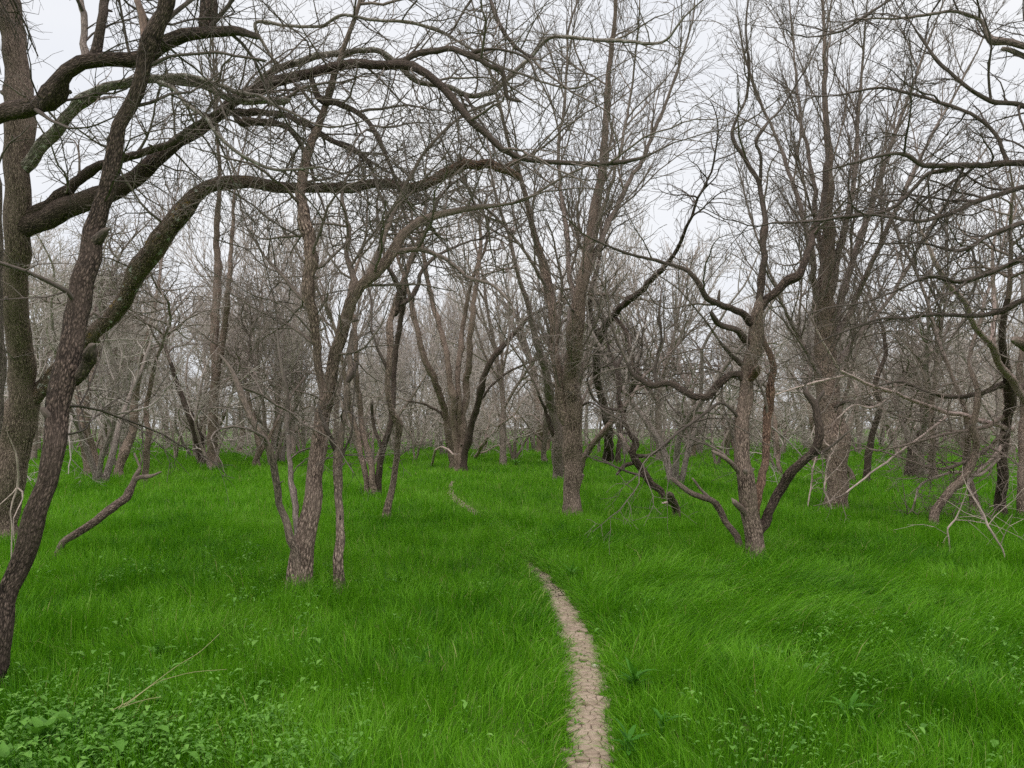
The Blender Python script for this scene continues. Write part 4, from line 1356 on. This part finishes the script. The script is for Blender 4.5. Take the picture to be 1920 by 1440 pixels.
for k, (px, py, rx, ry, n, h, lf, c) in enumerate((
        (90, 1400, .45, .28, 520, .27, .045, 9), (330, 1390, .35, .25, 330, .26, .038, 9), (380, 1310, .28, .3, 200, .25, .036, 8), (150, 1330, .4, .2, 160, .27, .045, 8),
        (560, 1400, .16, .14, 70, .25, .034, 8), (230, 1250, .3, .25, 60, .25, .036, 8), (410, 1180, .4, .35, 70, .27, .045, 7), (460, 1140, .3, .3, 40, .27, .045, 7),
        (640, 1085, .5, .25, 80, .22, .04, 7), (500, 1060, .7, .3, 70, .24, .04, 7), (320, 1060, .6, .4, 45, .25, .045, 7), (200, 1080, .6, .4, 45, .25, .045, 7),
        (1530, 1370, .25, .2, 60, .26, .036, 8), (1580, 1430, .25, .15, 60, .26, .036, 8), (1680, 1230, .5, .4, 110, .27, .042, 7), (1850, 1200, .45, .4, 100, .27, .042, 7),
        (1620, 1200, .4, .3, 60, .27, .04, 7), (1400, 1360, .2, .15, 24, .26, .036, 8), (980, 875, 2.0, 1.5, 90, .3, .07, 7), (1020, 990, .6, .6, 50, .2, .04, 7),
        (1300, 1100, 1.2, .9, 70, .25, .04, 6), (830, 1200, 1.0, .8, 60, .24, .036, 6), (1255, 880, 1.0, .8, 60, .33, .08, 7), (1700, 905, 2.0, .8, 70, .3, .08, 7))):
    wx, wy = wpx(px, py)
    weeds(int(n * .4), wx, wy, rx * 1.25, ry * 1.3, h * .97, lf * .58, c + 4, 400 + k)
LV = np.concatenate(lv)
me = raw_mesh('leafy_weeds', LV, np.concatenate([a for a, _ in lt]), np.concatenate(lq), True, {'tint': np.concatenate([b for _, b in lt])})
link('leafy_weeds', me, M['leaf'], kind='stuff', label='small-leaved weeds growing in patches through the grass', category='weeds')

# ------------------------------------------------------------------ single broad-leaved plants, leaf by leaf


def one_leaf(L_, W_, droop, tint, wav, r):
    n = 6
    vs, qd, tn = [], [], []
    for i in range(n + 1):
        f = i / n
        w = W_ * (sin(pi * min(1, f * .93 + .07)) ** .8) * (1 + wav * r.uniform(-.3, .3))
        x = L_ * f
        z = L_ * (.35 * f - droop * f * f)
        vs += [(x, -w, z + w * .35), (x, 0, z), (x, w, z + w * .35)]
    for i in range(n):
        a = i * 3
        qd += [(a, a + 1, a + 4, a + 3), (a + 1, a + 2, a + 5, a + 4)]
    return raw_mesh('leaf', vs, None, qd, True, {'tint': [min(1, max(0, tint + r.uniform(-.1, .1)))] * len(vs)})


PLANTS = [
    (1185, 1262, 13, .17, .020, 'bright', 'bright green strap-leaved plant at the right edge of the path, halfway up'),
    (1172, 1385, 9, .13, .022, 'bright', 'small bright green plant at the right edge of the path, near the bottom'),
    (1235, 1345, 8, .13, .02, 'bright', 'light green plant set back from the path edge near the bottom'),
    (1070, 1072, 12, .17, .018, 'bright', 'bright green tuft above the right bank where the path bends'),
    (100, 1372, 7, .2, .05, 'leaf', 'broad-leaved weed in the lower left corner'),
    (148, 1348, 6, .18, .045, 'leaf', 'broad-leaved weed with upright leaves left of the dry straw'),
    (330, 1308, 7, .16, .04, 'leaf', 'broad-leaved weed just right of the dry straw stalks'),
    (310, 1215, 7, .15, .04, 'leaf', 'broad-leaved weed above the tip of the dry straw'),
    (28, 1420, 6, .2, .05, 'leaf', 'large-leaved weed at the very lower left corner'),
    (655, 1430, 8, .14, .018, 'leaf', 'narrow-leaved rosette at the bottom left of the path'),
    (1575, 1318, 6, .17, .02, 'bright', 'yellow-green sprout in the grass at lower right'),
    (795, 1220, 7, .12, .02, 'bright', 'light green sprout in the grass left of the path'),
    (968, 870, 14, .35, .06, 'leaf', 'dark leafy clump beyond the end of the path'),
]
for k, (px, py, n, L_, W_, mt, lab) in enumerate(PLANTS):
    r = random.Random(500 + k)
    wx, wy = wpx(px, py)
    o = empty('broadleaf_plant', (wx, wy, float(gz(wx, wy)) + .05), lab, 'plant', 'single leafy plants')
    meshes = [one_leaf(L_ * r.uniform(.55, .95), W_ * .5, r.uniform(.1, .5), r.uniform(.0, .45), 1, r) for _ in range(3)]
    for q in range(int(n * 1.7)):
        lf = link('leaf', meshes[q % 3], M[mt], o)
        lf.location = (0, 0, r.uniform(0, .08))
        lf.rotation_euler = (0, -r.uniform(.1, 1.0), q * 2.4 + r.uniform(-.3, .3))
        s = r.uniform(.75, 1.2)
        lf.scale = (s, s, s)
# little sprigs growing in the cracks of the path
for k, (px, py) in enumerate(((1068, 1183), (1092, 1212), (1058, 1205), (1072, 1268), (1090, 1292), (1078, 1338), (1079, 1395))):
    r = random.Random(600 + k)
    wx, wy = wpx(px, py)
    d = ground_dist(py, .03)
    wx, wy = (px - 960) / F_PX * d, d
    where = ('at the top of the bare stretch', 'left of the pale stone', 'at the left rim above the bend', 'on the left rim halfway down', 'in the middle, halfway down', 'left of centre in the lower third', 'at the lower left rim')[k]
    o = empty('path_sprig', (wx, wy, float(gz(wx, wy)) + .012), 'tiny green sprig growing on the mud path ' + where, 'plant', 'sprigs on the path')
    me = one_leaf(.05, .006, .5, .6, 1, r)
    for q in range(8):
        lf = link('leaf', me, M['bright'], o)
        lf.rotation_euler = (0, -r.uniform(.0, .9), q * 2.4)
        s = r.uniform(.6, 1.2)
        lf.scale = (s, s, s)

# pale stone on the path
d = ground_dist(1236, .02)
sx, sy = (1113 - 960) / F_PX * d, d
r = np.random.RandomState(8)
vs, qd, tr = [], [], []
nu, nv_ = 9, 6
for j in range(nv_ + 1):
    ph = pi * j / nv_
    for i in range(nu):
        th = 2 * pi * i / nu
        k = 1 + .12 * sin(3 * th + 1) * sin(ph) + r.uniform(-.05, .05)
        vs.append((.024 * k * cos(th) * sin(ph), .018 * k * sin(th) * sin(ph), .014 * cos(ph)))
for j in range(nv_):
    for i in range(nu):
        qd.append((j * nu + i, j * nu + (i + 1) % nu, (j + 1) * nu + (i + 1) % nu, (j + 1) * nu + i))
st = link('stone', raw_mesh('stone', vs, None, qd), M['stone'], label='small pale stone at the right edge of the mud path', category='stone')
st.location = (sx, sy, float(gz(sx, sy)) + .028)

# dry straw stalks lying over the weeds at lower left
root = empty('straw_stalks', ray_point(232, 1325, ground_dist(1325, .12)), 'dry yellow straw stalks lying across the weeds at lower left', 'straw')
bx = np.array(root.location)
for k, s in enumerate(('232,1322,3 270,1295,2.6 330,1250,2.2 375,1222,2 412,1188,1.5', '236,1322,2.6 290,1282,2.2 330,1268,2 365,1260,1.8 425,1255,1.2', '228,1326,3 255,1317,2.4 280,1310,2 302,1307,1.6', '210,1332,2.4 225,1324,2.6 236,1318,2.2', '222,1330,2.2 230,1318,2.2 228,1306,1.4')):
    ctrl = []
    for x, y, w in parse(s):
        d = ground_dist(y, .21)
        ctrl.append(ray_point(x, y, d) + (w * .27 * d / F_PX,))
    Rr = smooth_path(ctrl, .04)
    T = Tubes()
    T.add([tuple(q[:3]) for q in Rr], [float(q[3]) for q in Rr], 5)
    link('stalk', T.mesh('stalk', tuple(bx), 3), M['straw'], root)
